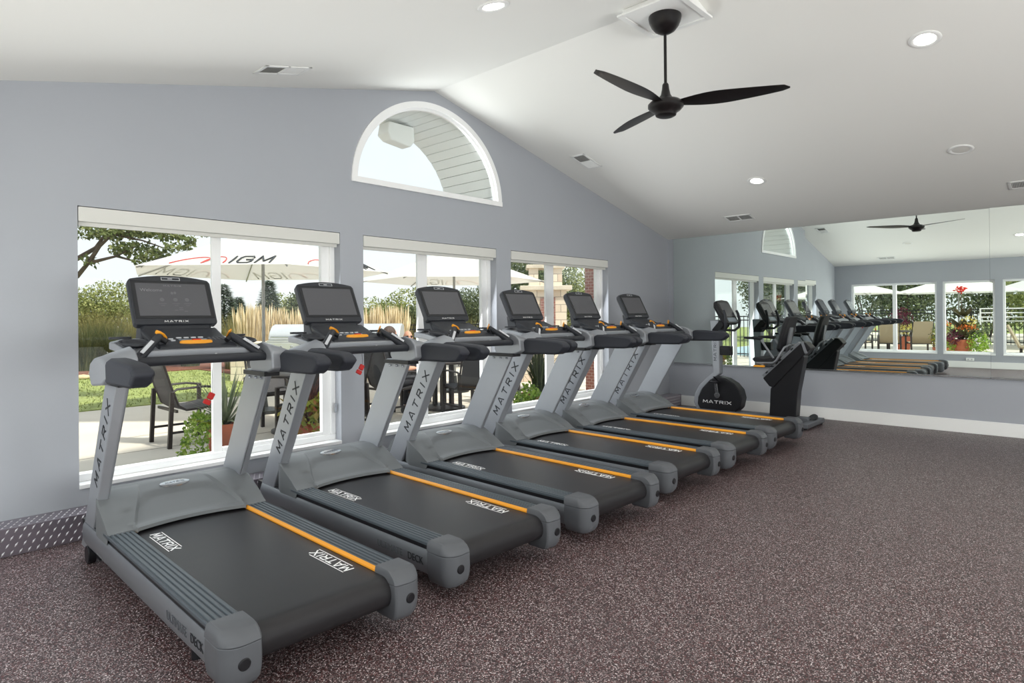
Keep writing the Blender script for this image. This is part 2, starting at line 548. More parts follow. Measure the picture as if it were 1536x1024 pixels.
# unseen windows added to the wall behind the camera as openings for fill light
for k, (a, b) in enumerate(FILL_WIN):
    fr = MB()
    y0, y1 = -DEP - 0.15, -DEP - 0.06
    fr.box(a, b, y0, y1, 0.3, 0.36)
    fr.box(a, b, y0, y1, 2.04, 2.1)
    for x in (a, (a + b) / 2 - 0.03, b - 0.06):
        fr.box(x, x + 0.06, y0, y1, 0.36, 2.04)
    o = struct(fr.build('window_%d' % (k + 8), M['vinyl'], bevel=0.005))
    MB().box(a + 0.03, b - 0.03, -DEP - 0.11, -DEP - 0.107, 0.34, 2.06).build('pane', M['glass'], o, smooth=0)

# eyebrow vault of white boards outside the half-round window
v = MB()
for kk in range(26):
    t0, t1 = PI * kk / 26, PI * (kk + 1) / 26
    for (r0, r1, d) in ((0.900, 0.924, 0),):
        ring = []
        q = []
        for yy in (0.055, 0.86):
            for r, t in ((r0 + 0.004, t0 + 0.004), (r0 + 0.004, t1 - 0.004), (r1, t1), (r1, t0)):
                q.append((AX - r * math.cos(t), yy, AZ0 + 0.002 + r * 0.928 * math.sin(t)))
        v.add(q, [(0, 1, 2, 3), (7, 6, 5, 4), (0, 4, 5, 1), (1, 5, 6, 2), (2, 6, 7, 3), (3, 7, 4, 0)])
struct(v.build('trim_1', M['siding'], smooth=0))

# treadplate cable raceway along the foot of the window wall
r = MB().box(-L + 0.002, -0.002, -0.195, -0.002, 0.0, 0.158)
rc = r.build('cable_raceway', M['plate'], bevel=0.003)
tag(rc, 'low aluminium tread plate cable raceway along the foot of the window wall', 'raceway')
st = MB()
def stud(c, du, dv, n, ln=0.0155, wd=0.0055, h=0.0036):
    c, du, dv, n = Vector(c), Vector(du), Vector(dv), Vector(n)
    p = [c + du * ln, c + dv * wd, c - du * ln, c - dv * wd, c + n * h + du * ln * 0.45, c + n * h - du * ln * 0.45]
    st.add(p, [(0, 1, 4), (1, 5, 4), (1, 2, 5), (2, 3, 5), (3, 4, 5), (3, 0, 4)])
PT = 0.040
for i in range(int(8.98 / PT)):
    x = -L + 0.025 + i * PT
    for j in range(4):
        z = 0.02 + j * PT
        s = 1
        q = Vector((0.55, 0, 0.83 * 1)).normalized() if s > 0 else Vector((0.83, 0, 0.55)).normalized()
        stud((x + (j % 2) * PT / 2 - 0.01, -0.195, z), q, Vector((-q.z, 0, q.x)), (0, -1, 0))
    for j in range(4):
        y = -0.170 + j * PT
        s = 1
        q = Vector((0.55, 0.83, 0)).normalized() if s > 0 else Vector((0.83, 0.55, 0)).normalized()
        stud((x + (j % 2) * PT / 2 - 0.01, y, 0.158), q, Vector((-q.y, q.x, 0)), (0, 0, 1))
st.build('tread_pattern', M['platehi'], rc, smooth=0)

# wall mirrors: three panes side by side, the second and third a touch out of true as in the photo
MIR = [(-1.950, -0.090, 0.0, 0.0), (-3.834, -1.954, -0.012, -0.004), (-5.72, -3.838, -0.012, -0.004)]
for k, (y0, y1, a, b) in enumerate(MIR):
    yc, zc = (y0 + y1) / 2, 1.53
    hy, hz = (y1 - y0) / 2, (2.436 - 0.622) / 2
    n = Vector((-1, a, b)).normalized()
    off = 0.0135 if k else 0.003
    def P(sy, sz, d):
        y, z = yc + sy * hy, zc + sz * hz
        x = -off + (a * sy * hy + b * sz * hz)
        return Vector((x, y, z)) + n * d
    mm = thing('mirror_panel', ['wall mirror pane next to the room corner, behind the exercise bike', 'middle wall mirror pane, reflecting the ceiling fan and end windows',
                                'wall mirror pane cut by the right edge of the photo'][k], 'mirror', (0, yc, 0.622), 0, 'wall mirror panes')
    def rel(p):
        return p - Vector((0, yc, 0.622))
    gm = MB()
    gm.add([rel(P(*s, 0.0061)) for s in ((-1, -1), (1, -1), (1, 1), (-1, 1))], [(0, 1, 2, 3)])
    gm.build('mirror_face', M['mirror'], mm, smooth=0)
    eb = MB()
    eb.add([rel(P(sx, sz, d)) for d in (0.0, 0.006) for sx, sz in ((-1, -1), (1, -1), (1, 1), (-1, 1))],
           [(3, 2, 1, 0), (4, 5, 6, 7), (0, 1, 5, 4), (1, 2, 6, 5), (2, 3, 7, 6), (3, 0, 4, 7)])
    eb.build('glass_edge', M['mirroredge'], mm, smooth=0)
    MB().box(-0.034, 0.0, -hy + 0.002, hy - 0.002, -0.014, -0.003).build('mounting_channel', M['chrome'], mm, bevel=0.001)

# ceiling vents
def slope_frame(x, y):
    """point on the ceiling, unit vector down the slope, normal into the room"""
    s = 1 if x > XR else -1
    d = Vector((s, 0, -SL)).normalized()
    n = Vector((-s * SL, 0, -1)).normalized()
    return Vector((x, y, roofz(x))), d, n

VENTS = [(-6.29, -0.463, 'x', 'white ceiling vent on the left slope above the leftmost window'),
         (-2.66, -0.452, 'x', 'white ceiling vent beside the window wall right of the half-round window'),
         (-0.525, -1.31, 'y', 'white ceiling vent with two dark grilles near the room corner above the mirror'),
         (-0.55, -4.22, 'y', 'white ceiling vent above the mirror at the right edge of the photo'),
         (-8.53, -1.25, 'y', 'white ceiling vent over the end windows, seen in the middle mirror')]
for k, (x, y, ax_, lab) in enumerate(VENTS):
    p, d, n = slope_frame(x, y)
    t = thing('ceiling_vent', lab, 'vent', p, 0, 'ceiling vents')
    yv = Vector((0, 1, 0))
    uu, vv = (d, yv) if ax_ == 'x' else (yv, d)
    def fr3(mb, u0, u1, v0, v1, n0, n1):
        q = [uu * a_ + vv * b_ + n * c_ for c_ in (n0, n1) for a_, b_ in ((u0, v0), (u1, v0), (u1, v1), (u0, v1))]
        mb.add(q, [(3, 2, 1, 0), (4, 5, 6, 7), (0, 1, 5, 4), (1, 2, 6, 5), (2, 3, 7, 6), (3, 0, 4, 7)])
    hu, hv = 0.178, 0.098
    fm = MB()
    for q in ((-hu, hu, -hv, -hv + 0.026), (-hu, hu, hv - 0.026, hv), (-hu, -hu + 0.026, -hv, hv), (hu - 0.026, hu, -hv, hv), (-0.009, 0.009, -hv, hv)):
        fr3(fm, *q, 0.0, 0.007)
    fm.build('frame', M['white'], t, bevel=0.002)
    bk = MB()
    fr3(bk, -hu + 0.01, hu - 0.01, -hv + 0.01, hv - 0.01, 0.0002, 0.0015)
    bk.build('duct_shade', M['ventdark'], t, smooth=0)  # flat grey sheet behind the louvres, shade of the opening put into its colour
    lv = MB()
    for side in (-1, 1):
        for i in range(11):
            uc = side * (0.018 + 0.0125 * i)
            tl = 0.0045 * (side if ax_ == 'x' else -1)
            q = [uu * (uc + tl) + vv * (-hv + 0.024) + n * 0.0062, uu * (uc + tl) + vv * (hv - 0.024) + n * 0.0062, uu * (uc - tl) + vv * (hv - 0.024) + n * 0.0012, uu * (uc - tl) + vv * (-hv + 0.024) + n * 0.0012]
            lv.add(q + [p_ + uu * 0.001 for p_ in q], [(0, 1, 2, 3), (7, 6, 5, 4), (0, 4, 5, 1), (1, 5, 6, 2), (2, 6, 7, 3), (3, 7, 4, 0)])
    lv.build('louvres', M['white'], t, smooth=0)

# recessed downlights: lit and unlit
DL = [(-5.718, -1.993, 1, 'lit recessed downlight on the left ceiling slope at the top edge'),
      (-3.305, -3.815, 1, 'lit recessed downlight right of the ceiling fan, largest on the right slope'),
      (-1.511, -1.929, 1, 'lit recessed downlight low on the right slope toward the mirror wall'),
      (-1.514, -3.782, 0, 'unlit recessed downlight on the right ceiling slope'),
      (-7.535, -3.751, 1, 'lit recessed downlight near the end windows, seen at the right of the mirror'),
      (-7.575, -1.84, 0, 'unlit recessed downlight near the end windows, seen in the mirror under the fan'),
      (-3.3, -6.0, 1, 'lit recessed downlight behind the camera on the right slope'),
      (-5.7, -6.0, 1, 'lit recessed downlight behind the camera on the left slope')]
LAMPS = []
for k, (x, y, on, lab) in enumerate(DL):
    p, d, n = slope_frame(x, y)
    t = thing('recessed_downlight', lab, 'ceiling light', p, 0, 'recessed downlights')
    q = n.to_track_quat('Z', 'X').to_matrix().to_4x4()
    tr = MB().lathe([(0.066, 0.001), (0.070, 0.0), (0.098, 0.0), (0.100, 0.003), (0.094, 0.008), (0.078, 0.009), (0.066, 0.004)], seg=40, caps=False)
    tr.xf(q)
    tr.build('trim_ring', M['white'], t, smooth=50)
    le = MB().lathe([(0.001, 0.006), (0.04, 0.0055), (0.068, 0.003), (0.068, 0.0005), (0.001, 0.0005)], seg=36)
    le.xf(q)
    le.build('lens', M['lampon'] if on else M['lampoff'], t, smooth=60)
    if on:
        LAMPS.append((p + n * 0.03, n))

# wall outlet under the end windows, seen in the mirror
t = thing('wall_outlet', 'white wall outlet box under the end windows, seen in the mirror', 'outlet', (-L, -2.785, 0.145))
MB().box(0, 0.03, -0.075, 0.075, 0.015, 0.075).build('box', M['white'], t, bevel=0.004)
fp = MB()
for s in (-0.032, 0.032):
    fp.box(0.03, 0.032, s - 0.014, s + 0.014, 0.03, 0.06)
fp.build('socket', M['button'], t, bevel=0.001)

# ceiling fan on the ridge
FX, FY = -4.5, -2.478
t = thing('ceiling_fan', 'black three-blade ceiling fan on a long downrod from the ridge', 'ceiling fan', (FX, FY, 0))
mb = MB()
mb.prism([(-0.21, PEAK - SL * 0.21 - 0.001), (-0.21, PEAK - 0.095), (0.21, PEAK - 0.095), (0.21, PEAK - SL * 0.21 - 0.001), (0, PEAK - 0.002)], 'y', -0.21, 0.21)
mb.build('mounting_box', M['white'], t, bevel=0.004)
pl = MB()
for (a0, a1, b0, b1) in ((-0.24, 0.24, -0.24, -0.2), (-0.24, 0.24, 0.2, 0.24), (-0.24, -0.2, -0.2, 0.2), (0.2, 0.24, -0.2, 0.2)):
    pl.box(a0, a1, b0, b1, PEAK - 0.104, PEAK - 0.088)
pl.build('mounting_trim', M['white'], t, bevel=0.003)
cz = PEAK - 0.095
MB().lathe([(0.112, 0), (0.113, -0.01), (0.108, -0.035), (0.094, -0.068), (0.07, -0.098), (0.04, -0.116), (0.012, -0.122), (0.001, -0.122)], (0, 0, cz), 36).build('canopy', M['fanblack'], t, smooth=60)
MB().cyl((0, 0, cz - 0.115), (0, 0, 2.90), 0.0105, 16).build('downrod', M['fanblack'], t)
MB().lathe([(0.001, 0.155), (0.016, 0.155), (0.022, 0.145), (0.026, 0.11), (0.034, 0.075), (0.05, 0.05), (0.062, 0.035), (0.001, 0.03)], (0, 0, 2.785), 30).build('yoke_cover', M['fanblack'], t, smooth=60)
MB().lathe([(0.001, 0.04), (0.06, 0.042), (0.10, 0.03), (0.122, 0.008), (0.122, -0.012), (0.1, -0.035), (0.075, -0.05), (0.07, -0.07), (0.055, -0.078), (0.001, -0.079)], (0, 0, 2.785), 40).build('motor_housing', M['fanblack'], t, smooth=45)
for ang in (177.5, 59.0, -66.0):
    bl = MB()
    rings = []
    NR = 18
    for i in range(NR + 1):
        s = i / NR
        r_ = 0.085 + (0.80 - 0.085) * s
        # chord: narrow root, widest at a third, tapering to a rounded tip
        le_ = 0.035 + 0.068 * math.sin(min(1, s * 2.0) * PI / 2) - 0.068 * s ** 2.4
        tr_ = -(0.035 + 0.062 * math.sin(min(1, s * 2.4) * PI / 2) - 0.06 * s ** 1.8)
        if s > 0.93:
            k = math.sqrt(max(0.0, 1 - ((s - 0.93) / 0.07) ** 2))
            mid = le_ * 0.75 + tr_ * 0.25
            le_, tr_ = mid + (le_ - mid) * max(k, 0.08), mid + (tr_ - mid) * max(k, 0.08)
        pitch = -math.radians(13 - 5 * s)
        th_ = 0.007 * (1 - 0.5 * s) + 0.001
        zc = 0.012 + 0.02 * s
        ring = []
        for q, hh in ((le_, 0), (le_ * 0.5, th_), (tr_ * 0.5, th_), (tr_, 0), (tr_ * 0.5, -th_ * 0.5), (le_ * 0.5, -th_ * 0.5)):
            ring.append((r_, q * math.cos(pitch), zc + q * math.sin(pitch) + hh))
        rings.append(ring)
    bl.loft(rings)
    bl.xf(Matrix.Translation((0, 0, 2.785)) @ Matrix.Rotation(math.radians(ang), 4, 'Z'))
    bl.build('blade', M['fanblack'], t, smooth=50)
# ================================================================ treadmills
def make_treadmill(name, label):
    t = thing(name, label, 'treadmill', (0, 0, 0), 0, 'treadmills in a row along the window wall')
    # --- deck
    d = MB()
    d.box(-0.385, 0.385, 0.03, 1.95, 0.10, 0.215)
    d.box(-0.392, -0.286, 0.02, 1.5, 0.2, 0.236)
    d.box(0.286, 0.392, 0.02, 1.5, 0.2, 0.236)
    d.build('deck_frame', M['black'], t)
    # running belt, wrapped round the rear roller
    prof = [(1.52, 0.238), (0.02, 0.238)]
    for i in range(13):
        a = PI / 2 + PI * i / 12
        prof.append((-0.008 + 0.064 * math.cos(a), 0.174 + 0.064 * math.sin(a)))
    prof += [(0.05, 0.11), (1.52, 0.11)]
    b = MB().prism(prof, 'x', -0.278, 0.278)
    belt = b.build('running_belt', M['belt'], t, smooth=40)
    # printed mark near the front left and the rear right of the belt
    h = 0.041
    W = width_of('MATRIX', h, 0.42)
    zt = 0.2385
    lm = MB()
    strokes(lm, 'MATRIX', (-0.236, 1.27, zt), (0, -1, 0), (1, 0, 0), h, 0.42, 0.17, depth=0.0006)
    lm.box(-0.2495, -0.2455, 1.262 - W, 1.245, zt, zt + 0.0006)
    lm.box(-0.1855, -0.1815, 1.29 - W, 1.275, zt, zt + 0.0006)
    lm.build('belt_lettering', M['inkwhite'], belt, smooth=0)
    lm = MB()
    strokes(lm, 'MATRIX', (0.236, 0.15, zt), (0, 1, 0), (-1, 0, 0), h, 0.42, 0.17, depth=0.0006)
    lm.box(0.2455, 0.2495, 0.175, 0.158 + W, zt, zt + 0.0006)
    lm.box(0.1815, 0.1855, 0.145, 0.13 + W, zt, zt + 0.0006)
    lm.build('belt_lettering', M['inkwhite'], belt, smooth=0)
    for s in (-1, 1):
        # ribbed foot rail
        pr = [(0.288, 0.228), (0.288, 0.252)]
        x = 0.292
        for i in range(5):
            pr += [(x, 0.254), (x + 0.011, 0.254), (x + 0.0135, 0.249), (x + 0.0185, 0.249)]
            x += 0.021
        pr += [(0.398, 0.253), (0.402, 0.248), (0.402, 0.236), (0.30, 0.228)]
        MB().prism([(s * u, v) for u, v in pr], 'y', 0.02, 1.44).build('foot_rail', M['rail'], t, smooth=20)
        # orange strip on the inner edge
        MB().prism([(s * u, v) for u, v in ([(0.280, 0.2385), (0.280, 0.2455), (0.2895, 0.2575), (0.293, 0.2535), (0.293, 0.2385)] if s > 0 else [(0.2765, 0.2385), (0.286, 0.249), (0.293, 0.249), (0.293, 0.2385)])], 'y', 0.0, 1.38).build('accent_strip', M['orange'], t)
        # painted side panel
        sp = [(0.38, 0.212), (0.395, 0.211), (0.402, 0.198), (0.406, 0.165), (0.403, 0.125), (0.392, 0.095), (0.37, 0.085), (0.36, 0.09), (0.36, 0.205)]
        side = MB().prism([(s * u, v) for u, v in sp], 'y', 0.04, 1.86).build('side_panel', M['side'], t, smooth=45)
        tm = MB()
        if s < 0:
            fonttext(tm, 'DECK', (-0.4066, 0.215, 0.14), (0, -1, 0.0), (-0.03, 0, 1), 0.05, 0.95)
            tm.build('side_lettering', M['ink'], side, smooth=0)
            tm = MB()
            fonttext(tm, 'ULTIMATE', (-0.4066, 0.475, 0.14), (0, -1, 0.0), (-0.03, 0, 1), 0.05, 0.95)
            tm.build('side_lettering', M['inkgrey'], side, smooth=0)
        # rear end cap: lid over body
        def plan(inset, back, z, k=1.0):
            q = [(0.277 + inset * 0.4, 0.05), (0.277 + inset * 0.4, -0.098 + back), (0.284 + inset * 0.4, -0.108 + back)]
            for i in range(9):
                a = -PI / 2 + PI / 2 * i / 8
                q.append((0.345 + (0.073 - inset) * math.cos(a), -0.044 + (0.070 - back) * math.sin(a)))
            q.append((0.418 - inset, 0.05))
            return [(s * x, y, z) for x, y in q]
        cb = MB().loft([plan(0.044, 0.050, 0.058), plan(0.022, 0.028, 0.068), plan(0.009, 0.012, 0.088), plan(0.002, 0.003, 0.118), plan(0.0, 0.0, 0.16), plan(0.001, 0.003, 0.2165)])
        cp = cb.build('end_cap', M['cap'], t, smooth=40, bevel=0.004)
        cl_ = MB().loft([plan(0.0, 0.002, 0.219), plan(0.001, 0.006, 0.230), plan(0.003, 0.018, 0.245), plan(0.008, 0.038, 0.258), plan(0.018, 0.062, 0.266)])
        cl_.build('cap_lid', M['cap'], cp, smooth=40, bevel=0.003)
        hb = MB().lathe([(0.001, 0), (0.018, 0), (0.0215, 0.003), (0.0215, 0.006), (0.001, 0.006)], seg=24)
        hb.xf(Matrix.Translation((s * 0.345, -0.1165, 0.155)) @ Matrix.Rotation(-PI / 2, 4, 'X'))
        hb.build('bolt_hole', M['black'], cp)
        # feet and wheels
        MB().cyl((s * 0.33, 0.36, 0), (s * 0.33, 0.36, 0.11), 0.024, 18).build('levelling_foot', M['black'], t)
        wl = MB().cyl((s * 0.36, 1.80, 0.048), (s * 0.40, 1.80, 0.048), 0.048, 24)
        wl.build('wheel', M['black'], t, bevel=0.006)
        MB().box(s * 0.34 if s > 0 else -0.362, 0.362 if s > 0 else -0.34, 1.70, 1.9, 0.03, 0.12).build('wheel_bracket', M['black'], t, bevel=0.004)
        # upright
        rings = []
        for z in (0.06, 0.30, 0.55, 0.80, 1.03):
            k = 1.01 - z
            xo, xi = s * 0.390, s * 0.338
            ro, ri = 1.24 + k * 0.575, 1.205 + k * 0.61
            rings.append([(xo, ro, z), (xo, ro + 0.195 - 0.02 * k, z), (xi, 1.475 + k * 0.58, z), (xi, ri, z), (xi + s * 0.012, ri - 0.004, z)])
        up = MB().loft(rings).build('upright', M['silver'], t, bevel=0.009, seg=3)
        # lettering up the outer face
        if s < 0:
            lt = MB()
            dirv = Vector((0, -0.585, 1)).normalized()
            nrm = Vector((-1, 0, 0))
            upv = Vector((0, -1, -0.585)).normalized() * -1
            hh = 0.056
            base = Vector((-0.3905, 1.24 + (1.01 - 0.45) * 0.575 + 0.048, 0.45))
            # reads upwards along the upright, letter tops toward the window
            strokes(lt, 'MATRIX', base, dirv, upv, hh, 0.86, 0.17, 0.96)
            lt.build('upright_lettering', M['ink'], up, smooth=0)
        bt = MB()
        for q in (0.05, 0.12, 0.2):
            bt.cyl((s * 0.3355, 1.225 + q, 0.985), (s * 0.339, 1.205 + q, 0.985), 0.008, 14)
        bt.build('bolts', M['chrome'], up)
        # grey wing on top of the upright
        wg = [(1.10, 1.045), (1.17, 1.02), (1.36, 1.0), (1.405, 1.06), (1.39, 1.135), (1.335, 1.195), (1.24, 1.222), (1.16, 1.20), (1.115, 1.15)]
        wr = []
        for x_, kz in ((0.325, 0.78), (0.42, 0.52), (0.455, 0.40), (0.468, 0.32)):
            wr.append([(s * x_, y if z < 1.1 else y - 0.01 * (1 - kz), z if z < 1.1 else 1.1 + (z - 1.1) * kz) for y, z in wg])
        MB().loft(wr).build('console_wing', M['silver'], t, bevel=0.012, seg=3, smooth=50)
        # armrest pad
        ap = [(1.235, 1.022), (1.20, 1.06), (1.10, 1.147), (1.0, 1.145), (0.76, 1.132), (0.712, 1.118), (0.69, 1.085), (0.745, 1.034), (0.80, 1.028)]
        MB().prism(ap, 'x', s * 0.372, s * 0.464).build('armrest', M['pad'], t, bevel=0.018, seg=1, smooth=20)
        MB().box(min(s * 0.31, s * 0.40), max(s * 0.31, s * 0.40), 1.17, 1.45, 1.0, 1.026).build('wing_gasket', M['black'], t, bevel=0.003)
        # angled grip with orange trigger
        gp = [(s * 0.315, 1.205, 1.118), (s * 0.285, 1.22, 1.145), (s * 0.215, 1.275, 1.205), (s * 0.178, 1.305, 1.235)]
        gr = MB().tube(gp, [0.026, 0.026, 0.022, 0.022], 12, flat=0.85).build('grip', M['dark'], t, smooth=60)
        p0, p1 = Vector((s * 0.292, 1.19, 1.16)), Vector((s * 0.228, 1.24, 1.215))
        MB().bar(p0, p1, 0.018, 0.004, (0, -0.7, 0.7)).build('pulse_contact', M['button'], gr, bevel=0.001)
        p0, p1 = Vector((s * 0.190, 1.314, 1.254)), Vector((s * 0.150, 1.29, 1.224))
        tg = MB()
        rings_ = []
        for k_, (wd, hh_) in ((0.0, (0.016, 0.007)), (0.2, (0.024, 0.011)), (0.6, (0.024, 0.012)), (0.9, (0.020, 0.009)), (1.0, (0.012, 0.005))):
            p_ = p0.lerp(p1, k_) + Vector((0, 0, 0.010 * math.sin(PI * k_)))
            rings_.append([p_ + Vector((0, -0.55, 0.83)) * (hh_ * sy) + Vector((s * 0.45, 0.75, 0.48)) * (wd * sx * 0.5) for sx, sy in ((-1, -1), (1, -1), (1, 1), (-1, 1))])
        tg.loft(rings_)
        tg.build('speed_trigger', M['orange'], gr, bevel=0.004)
        MB().tube([(s * 0.186, 1.302, 1.232), (s * 0.150, 1.28, 1.206)], [0.017, 0.014], 10).build('trigger_base', M['black'], gr, smooth=60)
    # cross bar
    bar = []
    for i in range(13):
        u = -1 + 2 * i / 12
        bar.append((0.345 * u, 1.205 - 0.055 * (1 - u * u) ** 1.0, 1.112 + 0.006 * (1 - u * u)))
    MB().tube(bar, 0.0235, 14).build('crossbar', M['dark'], t, smooth=60)
    MB().lathe([(0.001, 0), (0.006, 0), (0.006, 0.004), (0.001, 0.004)], (0.045, 1.152, 1.141), 12).build('key_socket', M['button'], t)
    # tray with cup holders, keypad, stop bar
    tr = MB()
    tr.loft([[(-0.335, y, z - 0.055), (0.335, y, z - 0.055), (0.335, y, z - 0.015), (0.27, y, z), (-0.27, y, z), (-0.335, y, z - 0.015)] for y, z in ((1.245, 1.165), (1.35, 1.192), (1.50, 1.215), (1.60, 1.22))])
    tray = tr.build('console_tray', M['silver'], t, bevel=0.008, seg=2)
    for s in (-1, 1):
        q = MB().lathe([(0.066, -0.002), (0.071, 0.003), (0.066, 0.008), (0.058, 0.002), (0.05, -0.02), (0.001, -0.022)], (0, 0, 0), 30)
        q.xf(Matrix.Translation((s * 0.278, 1.37, 1.201)) @ Matrix.Rotation(0.17, 4, 'X') @ Matrix.Scale(1.22, 4, (0, 1, 0)))
        q.build('cup_holder', M['dark'], tray, smooth=50)
        q = MB()
        q.loft([[(s * 0.30 + 0.052 * math.cos(a) * k, 1.525 + 0.05 * math.sin(a) * k, 1.2205 + dz) for a in [2 * PI * i / 20 for i in range(20)]] for k, dz in ((1, 0), (1.0, 0.012), (0.86, 0.012), (0.8, 0.003))])
        q.build('storage_well', M['dark'], tray, smooth=50)
    kp = MB()
    kp.loft([[(-0.185, y, z - 0.05), (0.195, y, z - 0.05), (0.205, y, z - 0.01), (0.19, y, z), (-0.18, y, z), (-0.195, y, z - 0.01)] for y, z in ((1.262, 1.176), (1.285, 1.194), (1.42, 1.222), (1.53, 1.262), (1.56, 1.275))])
    key = kp.build('keypad', M['dark'], t, bevel=0.006)
    def kz(y):
        return 1.194 + (y - 1.285) / (1.42 - 1.285) * 0.028 if y < 1.42 else 1.222 + (y - 1.42) / 0.11 * 0.04
    bn = MB()
    for bx, by, bw_ in ((-0.138, 1.355, .011), (-0.098, 1.355, .011), (-0.138, 1.39, .011), (-0.098, 1.39, .011), (-0.052, 1.412, .013), (-0.015, 1.412, .013), (0.022, 1.412, .013), (0.059, 1.412, .013)):
        bn.box(bx - bw_, bx + bw_, by - 0.009, by + 0.009, kz(by) - 0.002, kz(by) + 0.006)
    bn.build('buttons', M['button'], key, bevel=0.003)
    MB().box(-0.065, 0.075, 1.358, 1.384, kz(1.37) - 0.003, kz(1.37) + 0.0045).build('readout', M['lcd'], key, bevel=0.001)
    nb = MB()
    for i in range(4):
        for j in range(3):
            x_, y_ = 0.10 + i * 0.02, 1.362 + j * 0.02
            nb.box(x_ - .007, x_ + .007, y_ - .006, y_ + .006, kz(y_) - 0.002, kz(y_) + 0.004)
    nb.build('number_keys', M['frame'], key, bevel=0.002)
    sb = MB()
    sb.loft([[(0.0 + 0.083 * math.cos(a) * k, 1.300 + 0.018 * math.sin(a) * k, kz(1.3) + dz) for a in [2 * PI * i / 24 for i in range(24)]] for k, dz in ((1, -0.004), (1, 0.009), (0.86, 0.015), (0.3, 0.016))])
    sb.build('stop_bar', M['orange'], key, smooth=50)
    sk = MB().box(-0.022, 0.022, 1.286, 1.312, kz(1.3) + 0.013, kz(1.3) + 0.021)
    sk.build('stop_key', M['red'], key, bevel=0.004)
    # neck and display
    nk = MB()
    nk.loft([[(-w_, y0, z), (w_, y0, z), (w_, y1, z), (-w_, y1, z)] for w_, y0, y1, z in ((0.20, 1.50, 1.66, 1.19), (0.188, 1.565, 1.68, 1.25), (0.18, 1.607, 1.70, 1.33))])
    nk.build('display_neck', M['dark'], t, bevel=0.018, seg=3)
    # display in its own leaning frame: u across, v up the glass, n toward the runner
    O = Vector((0, 1.576, 1.296))
    V = Vector((0, 0.139, 0.262)).normalized()
    N_ = Vector((0, -0.262, 0.139)).normalized()
    def D(u, v_, n):
        return O + Vector((1, 0, 0)) * u + V * v_ + N_ * n
    Hh = 0.295
    ol = [(-0.216, 0.012), (-0.206, 0.0), (0.206, 0.0), (0.216, 0.012), (0.218, Hh - 0.022), (0.206, Hh - 0.004)]
    for i in range(11):
        u = 0.19 - 0.38 * i / 10
        ol.append((u, Hh + 0.022 * (1 - (u / 0.19) ** 2)))
    ol += [(-0.206, Hh - 0.004), (-0.218, Hh - 0.022)]
    cx_, cy_ = 0, Hh / 2
    rings = []
    for k, n in ((1.0, 0.0), (1.012, -0.012), (1.0, -0.045), (0.90, -0.066)):
        rings.append([D(cx_ + (u - cx_) * k, cy_ + (v_ - cy_) * k, n) for u, v_ in ol])
    hs = MB().loft(rings).build('display_housing', M['dark'], t, bevel=0.004, seg=2)
    bz = MB()
    q = [(-0.206, 0.036), (0.206, 0.036), (0.206, Hh - 0.016), (-0.206, Hh - 0.016)]
    bz.loft([[D(u, v_, n) for u, v_ in q] for n in (-0.002, 0.002)])
    bz.build('bezel', M['bezel'], hs, smooth=0)
    sc = MB()
    q = [(-0.186, 0.052), (0.186, 0.052), (0.186, Hh - 0.034), (-0.186, Hh - 0.034)]
    sc.loft([[D(u, v_, n) for u, v_ in q] for n in (0.0, 0.0035)])
    sc.build('screen', M['screen'], hs, smooth=0)
    lg = MB()
    hh = 0.0105
    wl_ = width_of('MATRIX', hh, 0.5, 1.5)
    strokes(lg, 'MATRIX', D(-wl_ / 2 - 0.005, 0.0125, 0.0005), (1, 0, 0), V, hh, 0.5, 0.18, 1.5, 0.0006)
    lg.build('display_lettering', M['inkwhite'], hs, smooth=0)
    tb = MB()
    for q in ((-0.045, 0.052, Hh - 0.0115, Hh - 0.0095), (-0.045, 0.052, Hh + 0.006, Hh + 0.008), (-0.047, -0.044, Hh - 0.0115, Hh + 0.008), (0.05, 0.053, Hh - 0.0115, Hh + 0.008), (-0.012, 0.012, Hh - 0.003, Hh + 0.001)):
        tb.loft([[D(u, v_, n) for u, v_ in ((q[0], q[2]), (q[1], q[2]), (q[1], q[3]), (q[0], q[3]))] for n in (-0.001, 0.0028)])
    tb.build('sensor_frame', M['button'], hs, smooth=0)
    # motor hood
    ysn = 36
    def rear(x):
        a = abs(x)
        return 1.385 - 0.05 * (a / 0.28) ** 2 if a < 0.28 else 1.362
    def columns(e):
        right = [e - 0.010, e - 0.004, e + 0.002, e + 0.008, e + 0.014]
        right += [e + 0.014 + (0.392 - e - 0.014) * i / 5 for i in range(1, 6)] + [0.397, 0.400]
        mid = [-(e - 0.010) + 2 * (e - 0.010) * i / 22 for i in range(1, 22)]
        return [-x for x in reversed(right)] + mid + right
    xsn = len(columns(0.2)) - 1
    prof_c = [(0.0, 0.268), (0.06, 0.295), (0.14, 0.332), (0.25, 0.378), (0.34, 0.402), (0.40, 0.404), (0.48, 0.385), (0.56, 0.33), (0.62, 0.24)]
    prof_s = [(0.0, 0.257), (0.05, 0.275), (0.12, 0.315), (0.22, 0.368), (0.32, 0.398), (0.40, 0.404), (0.48, 0.385), (0.56, 0.33), (0.62, 0.24)]
    def ip(pr, s_):
        for (a, za), (b_, zb_) in zip(pr[:-1], pr[1:]):
            if s_ <= b_:
                k = (s_ - a) / (b_ - a)
                return za + (zb_ - za) * k
        return pr[-1][1]
    def smooth_(a, b_, x):
        k = min(1, max(0, (x - a) / (b_ - a)))
        return k * k * (3 - 2 * k)
    gv = []
